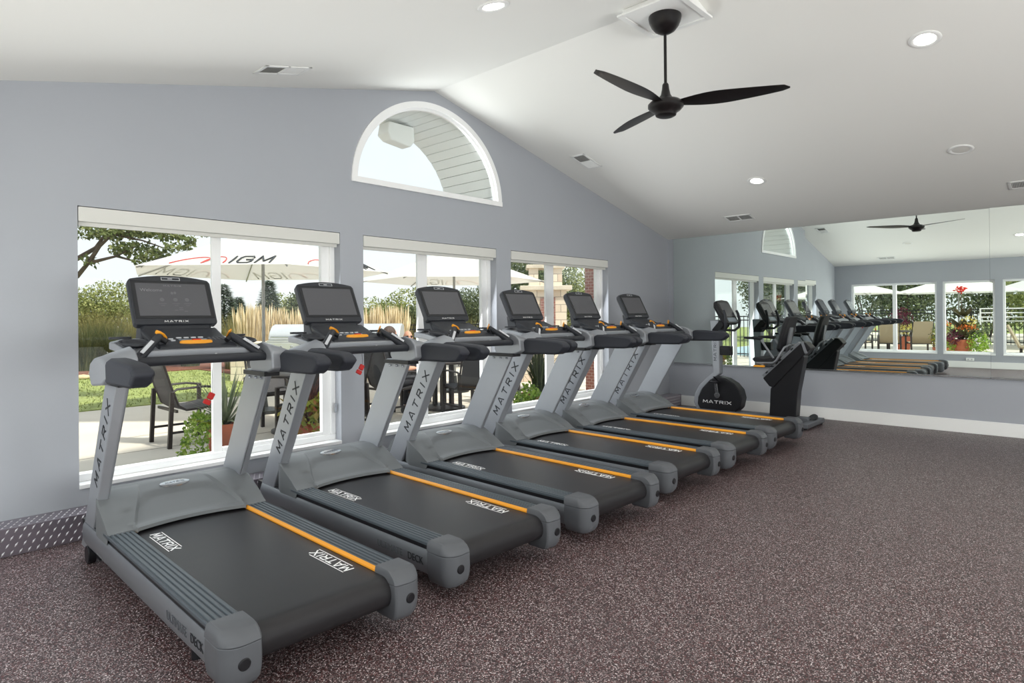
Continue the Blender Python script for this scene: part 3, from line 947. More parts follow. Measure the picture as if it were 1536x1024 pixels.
    for j in range(ysn + 1):
        s0 = 0.62 * j / ysn
        edge = 0.272 - 0.035 * smooth_(0.0, 0.16, s0) - 0.045 * smooth_(0.1, 0.26, s0)
        for i, x in enumerate(columns(edge)):
            y0 = rear(x)
            y = y0 + (1.99 - y0) * j / ysn
            s_ = s0
            k = smooth_(edge - 0.005, edge + 0.009, abs(x))
            fe = 0.232 - 0.055 * min(1.0, abs(x) / max(edge, 0.01)) ** 6
            dip = 0.017 * (1 - k) * (1 - smooth_(fe - 0.012, fe + 0.02, s_))
            z = ip(prof_c, s_) * (1 - k) + (ip(prof_s, s_) + 0.012 * (1 - smooth_(0.25, 0.36, s_)) * smooth_(0, 0.08, s_)) * k - dip * smooth_(0, 0.06, s_)
            z -= 0.006 * smooth_(0.388, 0.400, abs(x)) * smooth_(0.04, 0.2, s_)
            gv.append((x * (1 - 0.17 * smooth_(1.58, 1.78, y)), y, z))
    gf = []
    nx = xsn + 1
    for j in range(ysn):
        for i in range(xsn):
            a = j * nx + i
            gf.append((a, a + 1, a + nx + 1, a + nx))
    hm = MB()
    n0 = len(gv)
    # skirt
    border = [i for i in range(nx)] + [j * nx + xsn for j in range(1, ysn + 1)] + [ysn * nx + i for i in range(xsn - 1, -1, -1)] + [j * nx for j in range(ysn - 1, 0, -1)]
    low = []
    for b_ in border:
        x, y, z = gv[b_]
        rearrow = b_ < nx
        low.append((x, y, (z - 0.018) if (rearrow and abs(x) < 0.28) else (0.236 if rearrow else 0.11 if b_ // nx > 3 else 0.2)))
    fs = list(gf)
    m_ = len(border)
    for i in range(m_):
        fs.append((border[i], border[(i + 1) % m_], n0 + (i + 1) % m_, n0 + i))
    hm.add(gv + low, fs)
    hood = hm.build('motor_hood', M['hood'], t, smooth=28)
    # oval badge on the hood
    bd = MB().loft([[(0.070 * math.cos(a) * k, 1.655 + 0.028 * math.sin(a) * k, 0.3845 + 0.27 * 0.028 * math.sin(a) * k + dz) for a in [2 * PI * i / 28 for i in range(28)]] for k, dz in ((1.12, -0.014), (1.12, 0.006), (1.0, 0.0085), (0.2, 0.009))])
    bdo = bd.build('oval_badge', M['chrome'], hood, smooth=40)
    bl = MB()
    hh = 0.011
    strokes(bl, 'MATRIX', (-width_of('MATRIX', hh, 0.4, 1.2) / 2, 1.650, 0.3926), (1, 0, 0), (0, 1, 0.27), hh, 0.4, 0.16, 1.2, 0.0006)
    bl.build('badge_lettering', M['inkgrey'], hood, smooth=0)
    return t

TXS = [-6.889, -5.859, -4.852, -3.813, -2.849, -1.868]
TYS = [-2.450, -2.404, -2.435, -2.381, -2.387, -2.365]
TRO = [1.3, 1.3, 1.6, 1.2, 0.4, 1.6]
TLAB = ['treadmill nearest the camera with Welcome showing on its display, leftmost of the row',
        'second treadmill from the left, grey with a dark display against the wall pier',
        'third treadmill from the left, its display in front of the middle window',
        'fourth treadmill from the left, its display against the pier and the stone chimney',
        'fifth treadmill from the left, its display in front of the window nearest the mirror wall',
        'farthest treadmill of the row, next to the black exercise bike by the mirror wall']
proto = make_treadmill('treadmill', TLAB[0])
index_kids()
TM = [proto]
for i in range(1, 6):
    TM.append(copy_tree(proto))
for i, o in enumerate(TM):
    o.location = (TXS[i] - 0.285, TYS[i], 0)
    o.rotation_euler = (0, 0, -math.radians(TRO[i]))
    o['label'] = TLAB[i]
# the first two still have their safety clip hanging on its cord
for o, (cx, cy, z1, z0) in ((TM[0], (0.03, 1.17, 1.10, 0.935)), (TM[1], (-0.05, 1.17, 1.09, 1.02))):
    cd = MB().tube([(cx, cy, z1), (cx, cy - 0.006, (z0 + z1) / 2), (cx, cy - 0.006, z0)], 0.0013, 6)
    cord = cd.build('safety_cord', M['black'], o)
    cl = MB()
    cl.box(-0.015, 0.017, -0.008, 0.008, -0.036, 0.0)
    cl.box(-0.021, 0.017, -0.009, 0.009, -0.066, -0.04)
    cl.xf(Matrix.Translation((cx, cy - 0.006, z0 + 0.003)) @ Matrix.Rotation(0.5, 4, 'Y'))
    cl.build('safety_clip', M['clip'], cord, bevel=0.005)
# the first display is awake: dim welcome screen
hs = [c for c in bpy.data.objects if c.parent == proto and c.name.startswith('display_housing')][0]
O = Vector((0, 1.576, 1.296)); V = Vector((0, 0.139, 0.262)).normalized(); N_ = Vector((0, -0.262, 0.139)).normalized()
def D(u, v_, n=0.0037):
    return O + Vector((1, 0, 0)) * u + V * v_ + N_ * n
wt = MB()
fonttext(wt, 'Welcome', D(-0.166, 0.208), (1, 0, 0), V, 0.026, 1.1, 0.0003)
strokes(wt, 'MATRIX', D(-0.042, 0.242), (1, 0, 0), V, 0.008, 0.5, 0.16, 1.5, 0.0004)
wt.build('screen_text', M['dim'], hs, smooth=0)
gi = MB()
for cx in (-0.062, 0.008, 0.070):
    gi.add([D(cx + 0.012 * math.cos(2 * PI * i / 16), 0.155 + 0.012 * math.sin(2 * PI * i / 16)) for i in range(16)], [tuple(range(16))])
    for k, wd in enumerate((0.02, 0.01)):
        gi.add([D(cx - wd, 0.128 - k * 0.012), D(cx + wd, 0.128 - k * 0.012), D(cx + wd, 0.1305 - k * 0.012), D(cx - wd, 0.1305 - k * 0.012)], [(0, 1, 2, 3)])
gi.add([D(-0.004 + 0.007 * math.cos(2 * PI * i / 12), 0.198 + 0.009 * math.sin(2 * PI * i / 12)) for i in range(12)], [tuple(range(12))])
gi.add([D(0.012 + 0.007 * math.cos(2 * PI * i / 12), 0.200 + 0.009 * math.sin(2 * PI * i / 12)) for i in range(12)], [tuple(range(12))])
for (u, v_, wd) in ((0.004, 0.085, 0.018), (0.03, 0.088, 0.022), (0.03, 0.10, 0.02), (0.055, 0.078, 0.018)):
    gi.add([D(u - wd / 2, v_), D(u + wd / 2, v_), D(u + wd / 2, v_ + 0.003), D(u - wd / 2, v_ + 0.003)], [(0, 1, 2, 3)])
gi.build('screen_icons', M['dim2'], hs, smooth=0)

# ================================================================ exercise bike by the mirror wall
BX = -0.69
t = thing('exercise_bike', 'black and silver recumbent exercise bike between the farthest treadmill and the mirror wall', 'exercise bike', (BX, -1.5, 0))
def yz(pts):
    return [(y + 1.5, z) for y, z in pts]
# flywheel housing: teardrop
hp = [(-0.86, 0.10), (-0.93, 0.05), (-1.10, 0.035), (-1.30, 0.06), (-1.40, 0.15), (-1.425, 0.27), (-1.40, 0.37), (-1.33, 0.45), (-1.22, 0.51), (-1.10, 0.535), (-1.00, 0.48), (-0.90, 0.37), (-0.84, 0.25), (-0.83, 0.16)]
hb = MB().prism(yz(hp), 'x', -0.085, 0.085).build('flywheel_housing', M['black'], t, bevel=0.02, seg=3)
lt = MB()
hh = 0.035
strokes(lt, 'MATRIX', (-0.0862, -0.915 + 1.5, 0.185), (0, -1, 0), (0, 0, 1), hh, 0.4, 0.16, 1.45)
lt.build('housing_lettering', M['inkwhite'], hb, smooth=0)
# silver spine sweeping round the front of the housing and up the column
out = [(-0.93, 0.03), (-0.82, 0.06), (-0.765, 0.17), (-0.775, 0.28), (-0.83, 0.39), (-0.93, 0.49), (-1.035, 0.575), (-1.01, 1.10), (-1.00, 1.25)]
inn = [(-1.12, 1.25), (-1.125, 1.10), (-1.125, 0.56), (-1.06, 0.51), (-0.96, 0.43), (-0.875, 0.33), (-0.84, 0.22), (-0.85, 0.12), (-0.90, 0.07), (-0.96, 0.05)]
sp = MB().prism(yz(out + inn), 'x', -0.055, 0.055).build('spine_column', M['silver'], t, bevel=0.014, seg=3)
lt = MB()
strokes(lt, 'MATRIX', (-0.0552, -1.085 + 1.5, 0.73), (0, 0, 1), (0, 1, 0), 0.033, 0.5, 0.17, 1.1)
lt.build('column_lettering', M['ink'], sp, smooth=0)
MB().box(-0.05, 0.05, 0.235, 0.372, 0.80, 0.92).build('bottle_holder', M['black'], t, bevel=0.012)
MB().box(-0.012, 0.012, 0.34, 0.42, 0.84, 0.88).build('bottle_bracket', M['black'], t, bevel=0.003)
# cranks and pedals
for s, top in ((-1, True), (1, False)):
    cr = MB()
    a = Vector((s * 0.105, 0.385, 0.29)); b = a + Vector((s * 0.01, 0.015, 0.175 if top else -0.175))
    cr.bar(a, b, 0.04, 0.018, (1, 0, 0))
    cr.cyl(a - Vector((s * 0.03, 0, 0)), a + Vector((s * 0.012, 0, 0)), 0.036, 20)
    co = cr.build('crank', M['chrome'], t, bevel=0.004)
    pd = MB().box(min(s * 0.12, s * 0.215), max(s * 0.12, s * 0.215), 0.34, 0.45, b.z - 0.014, b.z + 0.012)
    pd.bar((s * 0.13, 0.36, b.z + 0.01), (s * 0.21, 0.38, b.z + 0.075), 0.03, 0.01)
    pd.build('pedal', M['black'], co, bevel=0.006)
# console and its grips
O2 = Vector((0, 0.205, 1.21)); V2 = Vector((0, 0.15, 0.285)).normalized(); N2 = Vector((0, -0.285, 0.15)).normalized()
def D2(u, v_, n):
    return O2 + Vector((1, 0, 0)) * u + V2 * v_ + N2 * n
ol = [(-0.15, 0.0), (0.15, 0.0), (0.172, 0.03), (0.175, 0.30), (0.15, 0.325), (0.0, 0.338), (-0.15, 0.325), (-0.175, 0.30), (-0.172, 0.03)]
rings = [[D2(u * k, 0.165 + (v_ - 0.165) * k, n) for u, v_ in ol] for k, n in ((1, 0), (1.01, -0.014), (1.0, -0.05), (0.8, -0.085))]
hs2 = MB().loft(rings).build('display_housing', M['black'], t, bevel=0.006)
MB().loft([[D2(u, v_, n) for u, v_ in ((-0.14, 0.10), (0.14, 0.10), (0.14, 0.29), (-0.14, 0.29))] for n in (-0.001, 0.003)]).build('screen', M['screen'], hs2, smooth=0)
MB().loft([[D2(u, v_, n) for u, v_ in ((-0.12, 0.02), (0.12, 0.02), (0.12, 0.08), (-0.12, 0.08))] for n in (-0.001, 0.004)]).build('control_panel', M['lcd'], hs2, smooth=0)
MB().loft([[(-w_, y0, z), (w_, y0, z), (w_, y1, z), (-w_, y1, z)] for w_, y0, y1, z in ((0.06, 0.37, 0.49, 1.06), (0.09, 0.33, 0.46, 1.13), (0.10, 0.25, 0.36, 1.24))]).build('display_neck', M['black'], t, bevel=0.015)
for s in (-1, 1):
    pts = [(s * 0.08, 0.36, 1.12), (s * 0.15, 0.26, 1.115), (s * 0.20, 0.222, 1.16), (s * 0.205, 0.215, 1.24), (s * 0.195, 0.232, 1.33), (s * 0.185, 0.25, 1.375)]
    MB().tube(pts, [0.015, 0.016, 0.018, 0.018, 0.018, 0.015], 12).build('grip', M['dark'], t, smooth=60)
# floor stabilisers
MB().box(-0.28, 0.28, 0.62, 0.70, 0.012, 0.07).build('front_stabiliser', M['frame'], t, bevel=0.012)
MB().box(-0.30, 0.30, -0.775, -0.69, 0.02, 0.075).build('rear_stabiliser', M['frame'], t, bevel=0.01)
for s in (-1, 1):
    MB().cyl((s * 0.26, 0.66, 0), (s * 0.26, 0.66, 0.02), 0.025, 16).build('levelling_foot', M['black'], t)
    MB().cyl((s * 0.27, -0.735, 0), (s * 0.27, -0.735, 0.025), 0.022, 16).build('levelling_foot', M['black'], t)
pdl = MB()
pdl.loft([[(0.10 + 0.11 * math.cos(a) * k, -0.70 + 0.05 * math.sin(a) * k, 0.074 + dz + 0.02 * math.cos(a)) for a in [2 * PI * i / 20 for i in range(20)]] for k, dz in ((1, 0), (1.0, 0.022), (0.7, 0.034))])
pdl.build('foot_pedal', M['black'], t, smooth=45)
MB().bar((0, 0.62, 0.075), (0, -0.70, 0.075), 0.075, 0.07).build('base_beam', M['frame'], t, bevel=0.012)
# seat tower and inclined rail
tw = [(-1.755, 0.03), (-2.06, 0.03), (-2.09, 0.40), (-2.17, 0.82), (-2.12, 0.90), (-1.83, 0.52), (-1.775, 0.42)]
MB().prism(yz(tw), 'x', -0.08, 0.08).build('seat_tower', M['black'], t, bevel=0.016, seg=3)
p0, p1 = Vector((0, 0.0, 0)), None
a = Vector((0, -1.69 + 1.5, 0.545)); b = Vector((0, -2.15 + 1.5, 0.995))
dv = (b - a).normalized(); nv = Vector((0, -dv.z, dv.y)).normalized()
if nv.z < 0: nv = -nv
lo = [a, b, b - nv * 0.03 + dv * 0.025, b - nv * 0.12 + dv * 0.02, a - nv * 0.165 + dv * 0.015, a - nv * 0.12 - dv * 0.012]
MB().prism([(p.y, p.z) for p in lo], 'x', -0.095, 0.095).build('rail_housing', M['black'], t, bevel=0.014, seg=3)
rl = MB()
for s in (-1, 1):
    q = [a + dv * 0.02 - nv * 0.004, b - dv * 0.03 - nv * 0.004, b - dv * 0.03 + nv * 0.03, a + dv * 0.02 + nv * 0.03]
    rl.prism([(p.y, p.z) for p in q], 'x', s * 0.066 - 0.031, s * 0.066 + 0.031)
ro = rl.build('seat_rail', M['tubegrey'], t, bevel=0.003)
so = MB()
for k in (0.12, 0.42, 0.52, 0.86):
    for s in (-1, 1):
        c0 = a + dv * (0.02 + k * 0.56) + nv * 0.0295
        so.bar(c0 - dv * 0.018 + Vector((s * 0.058, 0, 0)), c0 + dv * 0.018 + Vector((s * 0.058, 0, 0)), 0.02, 0.004, nv)
        q0 = c0 - nv * 0.014 + Vector((s * 0.0965, 0, 0))
        so.bar(q0 - dv * 0.018, q0 + dv * 0.018, 0.016, 0.003, (1, 0, 0))
so.build('rail_slots', M['black'], ro, smooth=0)
# carriage, seat, back, side handles
cg = MB()
c0 = a + dv * 0.24 + nv * 0.05
cg.bar(c0 - dv * 0.07, c0 + dv * 0.09, 0.15, 0.07, nv)
cg.build('seat_carriage', M['frame'], t, bevel=0.01)
se = MB()
rings = []
for y, w_, z0, z1 in ((-0.075, 0.11, 0.765, 0.785), (-0.11, 0.165, 0.745, 0.80), (-0.25, 0.20, 0.745, 0.80), (-0.36, 0.19, 0.75, 0.82), (-0.405, 0.15, 0.76, 0.81)):
    rings.append([(-w_, y, z0 + 0.012), (-w_ * 0.8, y, z0), (w_ * 0.8, y, z0), (w_, y, z0 + 0.012), (w_, y, z1 - 0.015), (w_ * 0.8, y, z1), (-w_ * 0.8, y, z1), (-w_, y, z1 - 0.015)])
se.loft(rings)
se.build('seat_cushion', M['upholstery'], t, bevel=0.012, seg=2)
bk = MB()
rings = []
for z, w_, y in ((0.87, 0.12, -0.405), (0.91, 0.17, -0.40), (1.05, 0.19, -0.435), (1.2, 0.18, -0.475), (1.27, 0.15, -0.495), (1.29, 0.10, -0.50)):
    rings.append([(-w_, y, z), (-w_ * 0.7, y + 0.035, z), (w_ * 0.7, y + 0.035, z), (w_, y, z), (w_ * 0.9, y - 0.035, z), (-w_ * 0.9, y - 0.035, z)])
bk.loft(rings)
bk.build('backrest', M['upholstery'], t, bevel=0.012, seg=2)
MB().bar((0, -0.43, 0.70), (0, -0.50, 1.16), 0.09, 0.03, (0, 1, 0)).build('back_bracket', M['tubegrey'], t, bevel=0.006)
for s in (-1, 1):
    MB().tube([(s * 0.04, -0.16, 0.735), (s * 0.2, -0.16, 0.735), (s * 0.215, -0.2, 0.737), (s * 0.215, -0.36, 0.745), (s * 0.215, -0.40, 0.775), (s * 0.205, -0.49, 0.93), (s * 0.15, -0.51, 0.95), (s * 0.02, -0.50, 0.95)], 0.0125, 12).build('side_tube', M['tubegrey'], t, smooth=60)
    hm = MB().tube([(s * 0.19, -0.36, 0.80), (s * 0.215, -0.28, 0.93), (s * 0.215, -0.215, 1.03)], 0.013, 10).build('handle_stem', M['tubegrey'], t, smooth=60)
    MB().tube([(s * 0.215, -0.235, 1.028), (s * 0.215, -0.14, 1.035), (s * 0.215, -0.02, 1.035)], [0.021, 0.02, 0.011], 12).build('side_grip', M['black'], hm, smooth=60)
MB().box(-0.26, -0.215, -0.27, -0.145, 0.69, 0.712).build('adjust_lever', M['orange'], t, bevel=0.005)
MB().bar((-0.22, -0.27, 0.70), (-0.06, -0.33, 0.69), 0.02, 0.012).build('lever_arm', M['black'], t, bevel=0.003)
MB().bar((-0.095, -0.655, 0.99), (-0.10, -0.70, 0.86), 0.022, 0.03).build('rail_end_trim', M['tubegrey'], t, bevel=0.004)
# ================================================================ outside
G = -0.10
RNG = random.Random(7)

def leafcloud(mb, c, r, n, size, rng, flat=0.0, droop=0.2, shell=0.55):
    """n folded leaves scattered through an ellipsoid"""
    c, r = Vector(c), Vector(r)
    for _ in range(n):
        while True:
            p = Vector((rng.uniform(-1, 1), rng.uniform(-1, 1), rng.uniform(-1, 1)))
            if shell < p.length < 1 or (p.length < 1 and rng.random() < 0.25):
                break
        q = c + Vector((p.x * r.x, p.y * r.y, p.z * r.z))
        d = Vector((rng.gauss(0, 1), rng.gauss(0, 1), rng.gauss(0, 1) * (1 - flat) - droop)).normalized()
        s = d.cross(Vector((rng.gauss(0, 1), rng.gauss(0, 1), rng.gauss(0, 1)))).normalized()
        L_ = size * rng.uniform(0.6, 1.3)
        W_ = L_ * 0.32
        n_ = d.cross(s) * (W_ * 0.35)
        mb.add([q, q + d * L_ * 0.5 + s * W_ + n_, q + d * L_, q + d * L_ * 0.5 - s * W_ + n_], [(0, 1, 2), (0, 2, 3)])

def blades(mb, c, n, h, spread, w, rng, base=0.12, bend=1.0, tip=0.0):
    """arching grass blades from one clump"""
    c = Vector(c)
    for _ in range(n):
        a = rng.uniform(0, 2 * PI)
        b = c + Vector((math.cos(a), math.sin(a), 0)) * base * math.sqrt(rng.random())
        hh = h * rng.uniform(0.6, 1.1)
        out = spread * rng.uniform(0.1, 1.0)
        d = Vector((math.cos(a + rng.gauss(0, 0.4)), math.sin(a + rng.gauss(0, 0.4)), 0))
        s = Vector((-d.y, d.x, 0))
        vs = []
        for k in range(5):
            u = k / 4
            p = b + d * (out * u ** 1.8) + Vector((0, 0, hh * (u - 0.42 * bend * (out / max(h, .01)) * u ** 3)))
            ww = w * (1 - u * (1 - tip)) * 0.5 + 0.0008
            vs += [p - s * ww, p + s * ww]
        mb.add(vs, [(2 * k, 2 * k + 1, 2 * k + 3, 2 * k + 2) for k in range(4)])

LEAF = dict(
    maple=leafmat('maple leaves', [rgb(74, 88, 48), rgb(110, 122, 72), rgb(150, 154, 104)]),
    green=leafmat('green shrub leaves', [rgb(104, 116, 62), rgb(144, 152, 92), rgb(180, 184, 122)]),
    deep=leafmat('deep green leaves', [rgb(66, 80, 54), rgb(96, 108, 76), rgb(130, 138, 100)]),
    conifer=leafmat('blue green needles', [rgb(78, 94, 80), rgb(108, 124, 106), rgb(140, 152, 130)], trans=0.15),
    olive=leafmat('olive tall grass', [rgb(108, 106, 62), rgb(140, 134, 82), rgb(168, 158, 106)]),
    dgrass=leafmat('dark green tall grass', [rgb(60, 72, 46), rgb(90, 98, 62), rgb(126, 128, 86)]),
    plume=leafmat('straw coloured plumes', [rgb(206, 186, 142), rgb(236, 220, 184), rgb(246, 236, 210)], trans=0.3),
    lime=leafmat('bright green leaves', [rgb(108, 142, 48), rgb(148, 178, 70), rgb(186, 204, 104)]),
    coleus=leafmat('yellow green and red leaves', [rgb(126, 140, 52), rgb(164, 170, 78), rgb(150, 86, 60)]),
    purple=leafmat('purple leaves', [rgb(88, 38, 58), rgb(124, 54, 76), rgb(92, 70, 70)]),
    canna=leafmat('bronze canna leaves', [rgb(62, 58, 40), rgb(86, 80, 52)]),
    spike=leafmat('grey green spikes', [rgb(84, 98, 72), rgb(122, 132, 102), rgb(150, 156, 126)], trans=0.15),
    darkspike=leafmat('dark arching blades', [rgb(48, 58, 36), rgb(70, 78, 50), rgb(98, 104, 72)], trans=0.15),
    redflower=leafmat('red petals', [rgb(206, 40, 34), rgb(226, 70, 54)]),
    orangeflower=leafmat('orange petals', [rgb(214, 104, 40), rgb(226, 132, 60)]),
    yellowflower=leafmat('pale yellow petals', [rgb(232, 214, 96), rgb(240, 232, 170)]),
    redgrass=leafmat('reddish grass', [rgb(120, 70, 66), rgb(150, 100, 92), rgb(110, 92, 74)]),
)

# ground: slab of patio, lawn, mulch bed
g = MB()
g.box(-34, 12, 0.2, 6.85, G - 0.1, G)
g.box(-34, -L - TH, -12, 0.2, G - 0.1, G)
g.box(-1.6, 12, 6.85, 9.5, G - 0.1, G)
struct(g.build('patio', M['concrete'], smooth=0))
jn = MB()
jn.box(-30, 12, 2.92, 2.935, G, G + 0.0015)
for x in (-12.6, -9.8, -6.95, -3.9, -0.8, 2.4):
    jn.box(x, x + 0.014, 0.2, 6.85, G, G + 0.0012)
struct(jn.build('patio_joint', M['joint'], smooth=0))
struct(MB().box(-34, -1.6, 6.85, 13.6, G - 0.1, G + 0.015).build('lawn', M['lawn'], smooth=0))
md = MB().box(-34, 16, 13.6, 44, G - 0.1, G + 0.04)
md.box(-1.6, 16, 9.5, 13.6, G - 0.1, G + 0.03)
struct(md.build('mulch_bed', M['mulch'], smooth=0))
struct(MB().box(-60, -34, -40, 44, G - 0.12, G - 0.01).build('field', M['lawn'], smooth=0))
struct(MB().box(-34, -L - TH, -40, -12, G - 0.12, G - 0.01).build('field', M['lawn'], smooth=0))

# soft short grass along the front edge of the lawn
lg = MB()
for _ in range(5200):
    x = RNG.uniform(-8.5, -1.7); y = RNG.uniform(6.85, 13.5)
    a = RNG.uniform(0, PI)
    h_ = RNG.uniform(0.025, 0.06)
    s = Vector((math.cos(a), math.sin(a), 0)) * 0.012
    p = Vector((x, y, G + 0.012)); q = p + Vector((RNG.gauss(0, .02), RNG.gauss(0, .02), h_))
    lg.add([p - s, p + s, q], [(0, 1, 2)])
tag(lg.build('grass', LEAF['green'], smooth=0), 'short mown grass between the patio and the planting bed', 'grass', kind='stuff')

def shrub(name, label, cat, c, r, n, size, leaf, group=None, lumps=7, trunk=True, seed=1, droop=0.2):
    rng = random.Random(seed)
    t = thing(name, label, cat, (c[0], c[1], G), 0, group)
    mb = MB()
    cz = c[2] - G
    for k in range(lumps):
        a = 2 * PI * k / lumps + rng.random()
        q = (math.cos(a) * r[0] * 0.5 * rng.uniform(0.3, 1), math.sin(a) * r[1] * 0.5 * rng.uniform(0.3, 1), cz + r[2] * rng.uniform(-0.45, 0.5))
        leafcloud(mb, q, (r[0] * 0.6, r[1] * 0.6, r[2] * 0.55), n // lumps, size, rng, droop=droop)
    mb.build('foliage', leaf, t, smooth=0)
    if trunk:
        tb = MB()
        for k in range(4):
            a = k * 1.6 + seed
            tb.tube([(0.05 * math.cos(a), 0.05 * math.sin(a), 0), (r[0] * 0.2 * math.cos(a), r[1] * 0.2 * math.sin(a), cz * 0.6), (r[0] * 0.4 * math.cos(a), r[1] * 0.4 * math.sin(a), cz * 1.05)], [0.05, 0.035, 0.015], 7)
        tb.build('stems', M['bark'], t, smooth=60)
    return t

def conifer(label, c, h, r, n, seed, group):
    rng = random.Random(seed)
    t = thing('conifer', label, 'tree', (c[0], c[1], G), 0, group)
    mb = MB()
    for _ in range(n):
        u = rng.random() ** 0.75
        z = h * (1 - u) * 0.95 + 0.15
        rr = r * (u * 0.95 + 0.05) * math.sqrt(rng.uniform(0.25, 1))
        a = rng.uniform(0, 2 * PI)
        p = Vector((rr * math.cos(a), rr * math.sin(a), z))
        d = Vector((math.cos(a), math.sin(a), rng.uniform(-0.35, 0.35))).normalized()
        s = Vector((-math.sin(a), math.cos(a), rng.uniform(-.4, .4))) * 0.026
        L_ = rng.uniform(0.12, 0.26)
        mb.add([p - s, p + s, p + d * L_], [(0, 1, 2)])
    mb.build('foliage', LEAF['conifer'], t, smooth=0)
    MB().tube([(0, 0, 0), (0, 0, h * 0.9)], [0.09, 0.02], 8).build('trunk', M['bark'], t, smooth=60)
    return t

def clump(name, label, c, n, h, spread, w, leaf, seed, group, plumes=0, base=0.2):
    rng = random.Random(seed)
    t = thing(name, label, 'ornamental grass', (c[0], c[1], G + 0.04), 0, group)
    mb = MB()
    blades(mb, (0, 0, 0), n, h, spread, w, rng, base)
    mb.build('blades', leaf, t, smooth=0)
    if plumes:
        pb = MB()
        for _ in range(plumes):
            a = rng.uniform(0, 2 * PI)
            b = Vector((math.cos(a), math.sin(a), 0)) * base * math.sqrt(rng.random())
            hh = h * rng.uniform(1.0, 1.28)
            q = b + Vector((math.cos(a), math.sin(a), 0)) * spread * rng.uniform(0.05, 0.45) + Vector((0, 0, hh))
            m_ = b.lerp(q, 0.72) + Vector((0, 0, 0.03))
            pb.tube([b.lerp(q, 0.25), m_, m_.lerp(q, 0.5), q], [0.004, 0.006, 0.017, 0.002], 4)
        pb.build('plumes', LEAF['plume'], t, smooth=0)
    return t

CAM = Vector((-8.4623, -4.6748, 1.3242))
FWD = Vector((0.7328, 0.6805, 0)); RGT = Vector((0.6805, -0.7328, 0))
def spot(u, d):
    """ground spot standing at depth d along the bearing of image column u"""
    p = CAM + FWD * d + RGT * ((u - 768) / 945.1 * d)
    return p.x, p.y

# trees and shrubs behind the bed, left to right
def zat(v, d):
    return 1.3242 + (476 - v) / 945.1 * d
k = 0
for (u, d, top, wdt, kind, lab) in [
    (150, 26, 418, 2.1, 'green', 'rounded green tree at the left edge of the leftmost window'),
    (232, 31, 424, 1.7, 'green', 'green tree behind the nearest treadmill display'),
    (428, 28, 440, 1.6, 'green', 'olive green tree behind the umbrella pole'),
    (470, 22, 425, 1.2, 'deep', 'dense dark green tree behind the first barbecue hood'),
    (590, 26, 432, 2.2, 'green', 'bright green rounded tree in the middle window'),
    (628, 19.6, 455, 0.9, 'deep', 'dark green bush above the iron fence in the middle window'),
    (700, 30, 425, 1.9, 'deep', 'dark tree behind the third treadmill display'),
    (790, 24, 372, 2.1, 'deep', 'tall dark tree behind the stone chimney'),
    (860, 29, 384, 2.2, 'green', 'tall green tree right of the stone chimney')]:
    x, y = spot(u, d)
    zt = zat(top, d)
    k += 1
    hz = (zt - G) * 0.52
    shrub('tree', lab, 'tree', (x, y, zt - hz), (wdt, wdt, hz), int(9000 * max(1, wdt / 1.5)), 0.11, LEAF[kind], 'background trees beyond the planting bed', 9, True, 20 + k)
for i, (u, d, top, r_, lab) in enumerate([(336, 25, 425, 1.1, 'blue green conifer right of the window mullion'), (358, 30, 445, 1.1, 'small rounded conifer between the mullion and the umbrella pole'),
                           (404, 23.5, 420, 0.9, 'tall blue green conifer just right of the umbrella pole'), (315, 35, 432, 1.4, 'conifer hidden behind the window mullion')]):
    x, y = spot(u, d)
    conifer(lab, (x, y), zat(top, d) - G, r_, 7000, 50 + i, 'background conifers')

# big tree whose branch reaches over the top of the leftmost window
rng = random.Random(3)
t = thing('tree', 'leafy tree branch reaching in at the top left of the leftmost window', 'tree', (-6.75, 9.6, G))
tb = MB()
tb.tube([(0, 0, 0), (0.02, -0.1, 1.0), (0.1, -0.2, 1.9), (0.1, -0.3, 3.0), (0.0, -0.3, 4.2)], [0.22, 0.18, 0.16, 0.12, 0.05], 12)
tb.build('trunk', M['bark'], t, smooth=60)
br = MB()
def at_px(u, v, d):
    x, y = spot(u, d)
    return Vector((x, y, 1.3242 + (480 - v) / 945.1 * d)) - Vector((-6.75, 9.6, G))
paths = [[(0.1, -0.2, 1.85), at_px(117, 414, 11), at_px(133, 395, 10.9), at_px(175, 385, 10.8), at_px(215, 365, 10.8)],
         [at_px(133, 395, 10.9), at_px(150, 370, 10.8), at_px(170, 352, 10.8), at_px(230, 345, 10.7)],
         [(0.1, -0.25, 2.4), at_px(117, 388, 11.2), at_px(145, 372, 11), at_px(160, 350, 11), at_px(150, 320, 11)],
         [at_px(175, 385, 10.8), at_px(200, 392, 10.8), at_px(222, 398, 10.7)],
         [at_px(170, 352, 10.8), at_px(215, 362, 10.7), at_px(265, 380, 10.6)]]
for p in paths:
    br.tube(p, [0.055, 0.045, 0.035, 0.02, 0.008][:len(p)] if len(p) == 5 else [0.04, 0.03, 0.02, 0.008][:len(p)] if len(p) == 4 else [0.022, 0.014, 0.006], 7)
br.build('branch', M['bark'], t, smooth=60)
lf = MB()
for (u, v, d, rx, rz, n) in [(140, 345, 11, .42, .16, 320), (175, 348, 10.9, .4, .14, 320), (215, 347, 10.8, .42, .12, 320), (250, 352, 10.7, .3, .09, 170), (200, 372, 10.8, .36, .09, 200), (232, 383, 10.7, .26, .11, 170),
                             (268, 372, 10.6, .24, .06, 100), (185, 378, 10.9, .22, .07, 100), (265, 356, 10.6, .1, .06, 40), (287, 362, 10.6, .1, .1, 46), (306, 354, 10.6, .08, .03, 16), (212, 392, 10.7, .18, .05, 60), (135, 392, 10.9, .12, .08, 50), (160, 320, 11, .8, .25, 500), (250, 325, 10.9, .7, .16, 350)]:
    leafcloud(lf, at_px(u, v, d), (rx, rx, rz), n, 0.085, rng, shell=0.0)
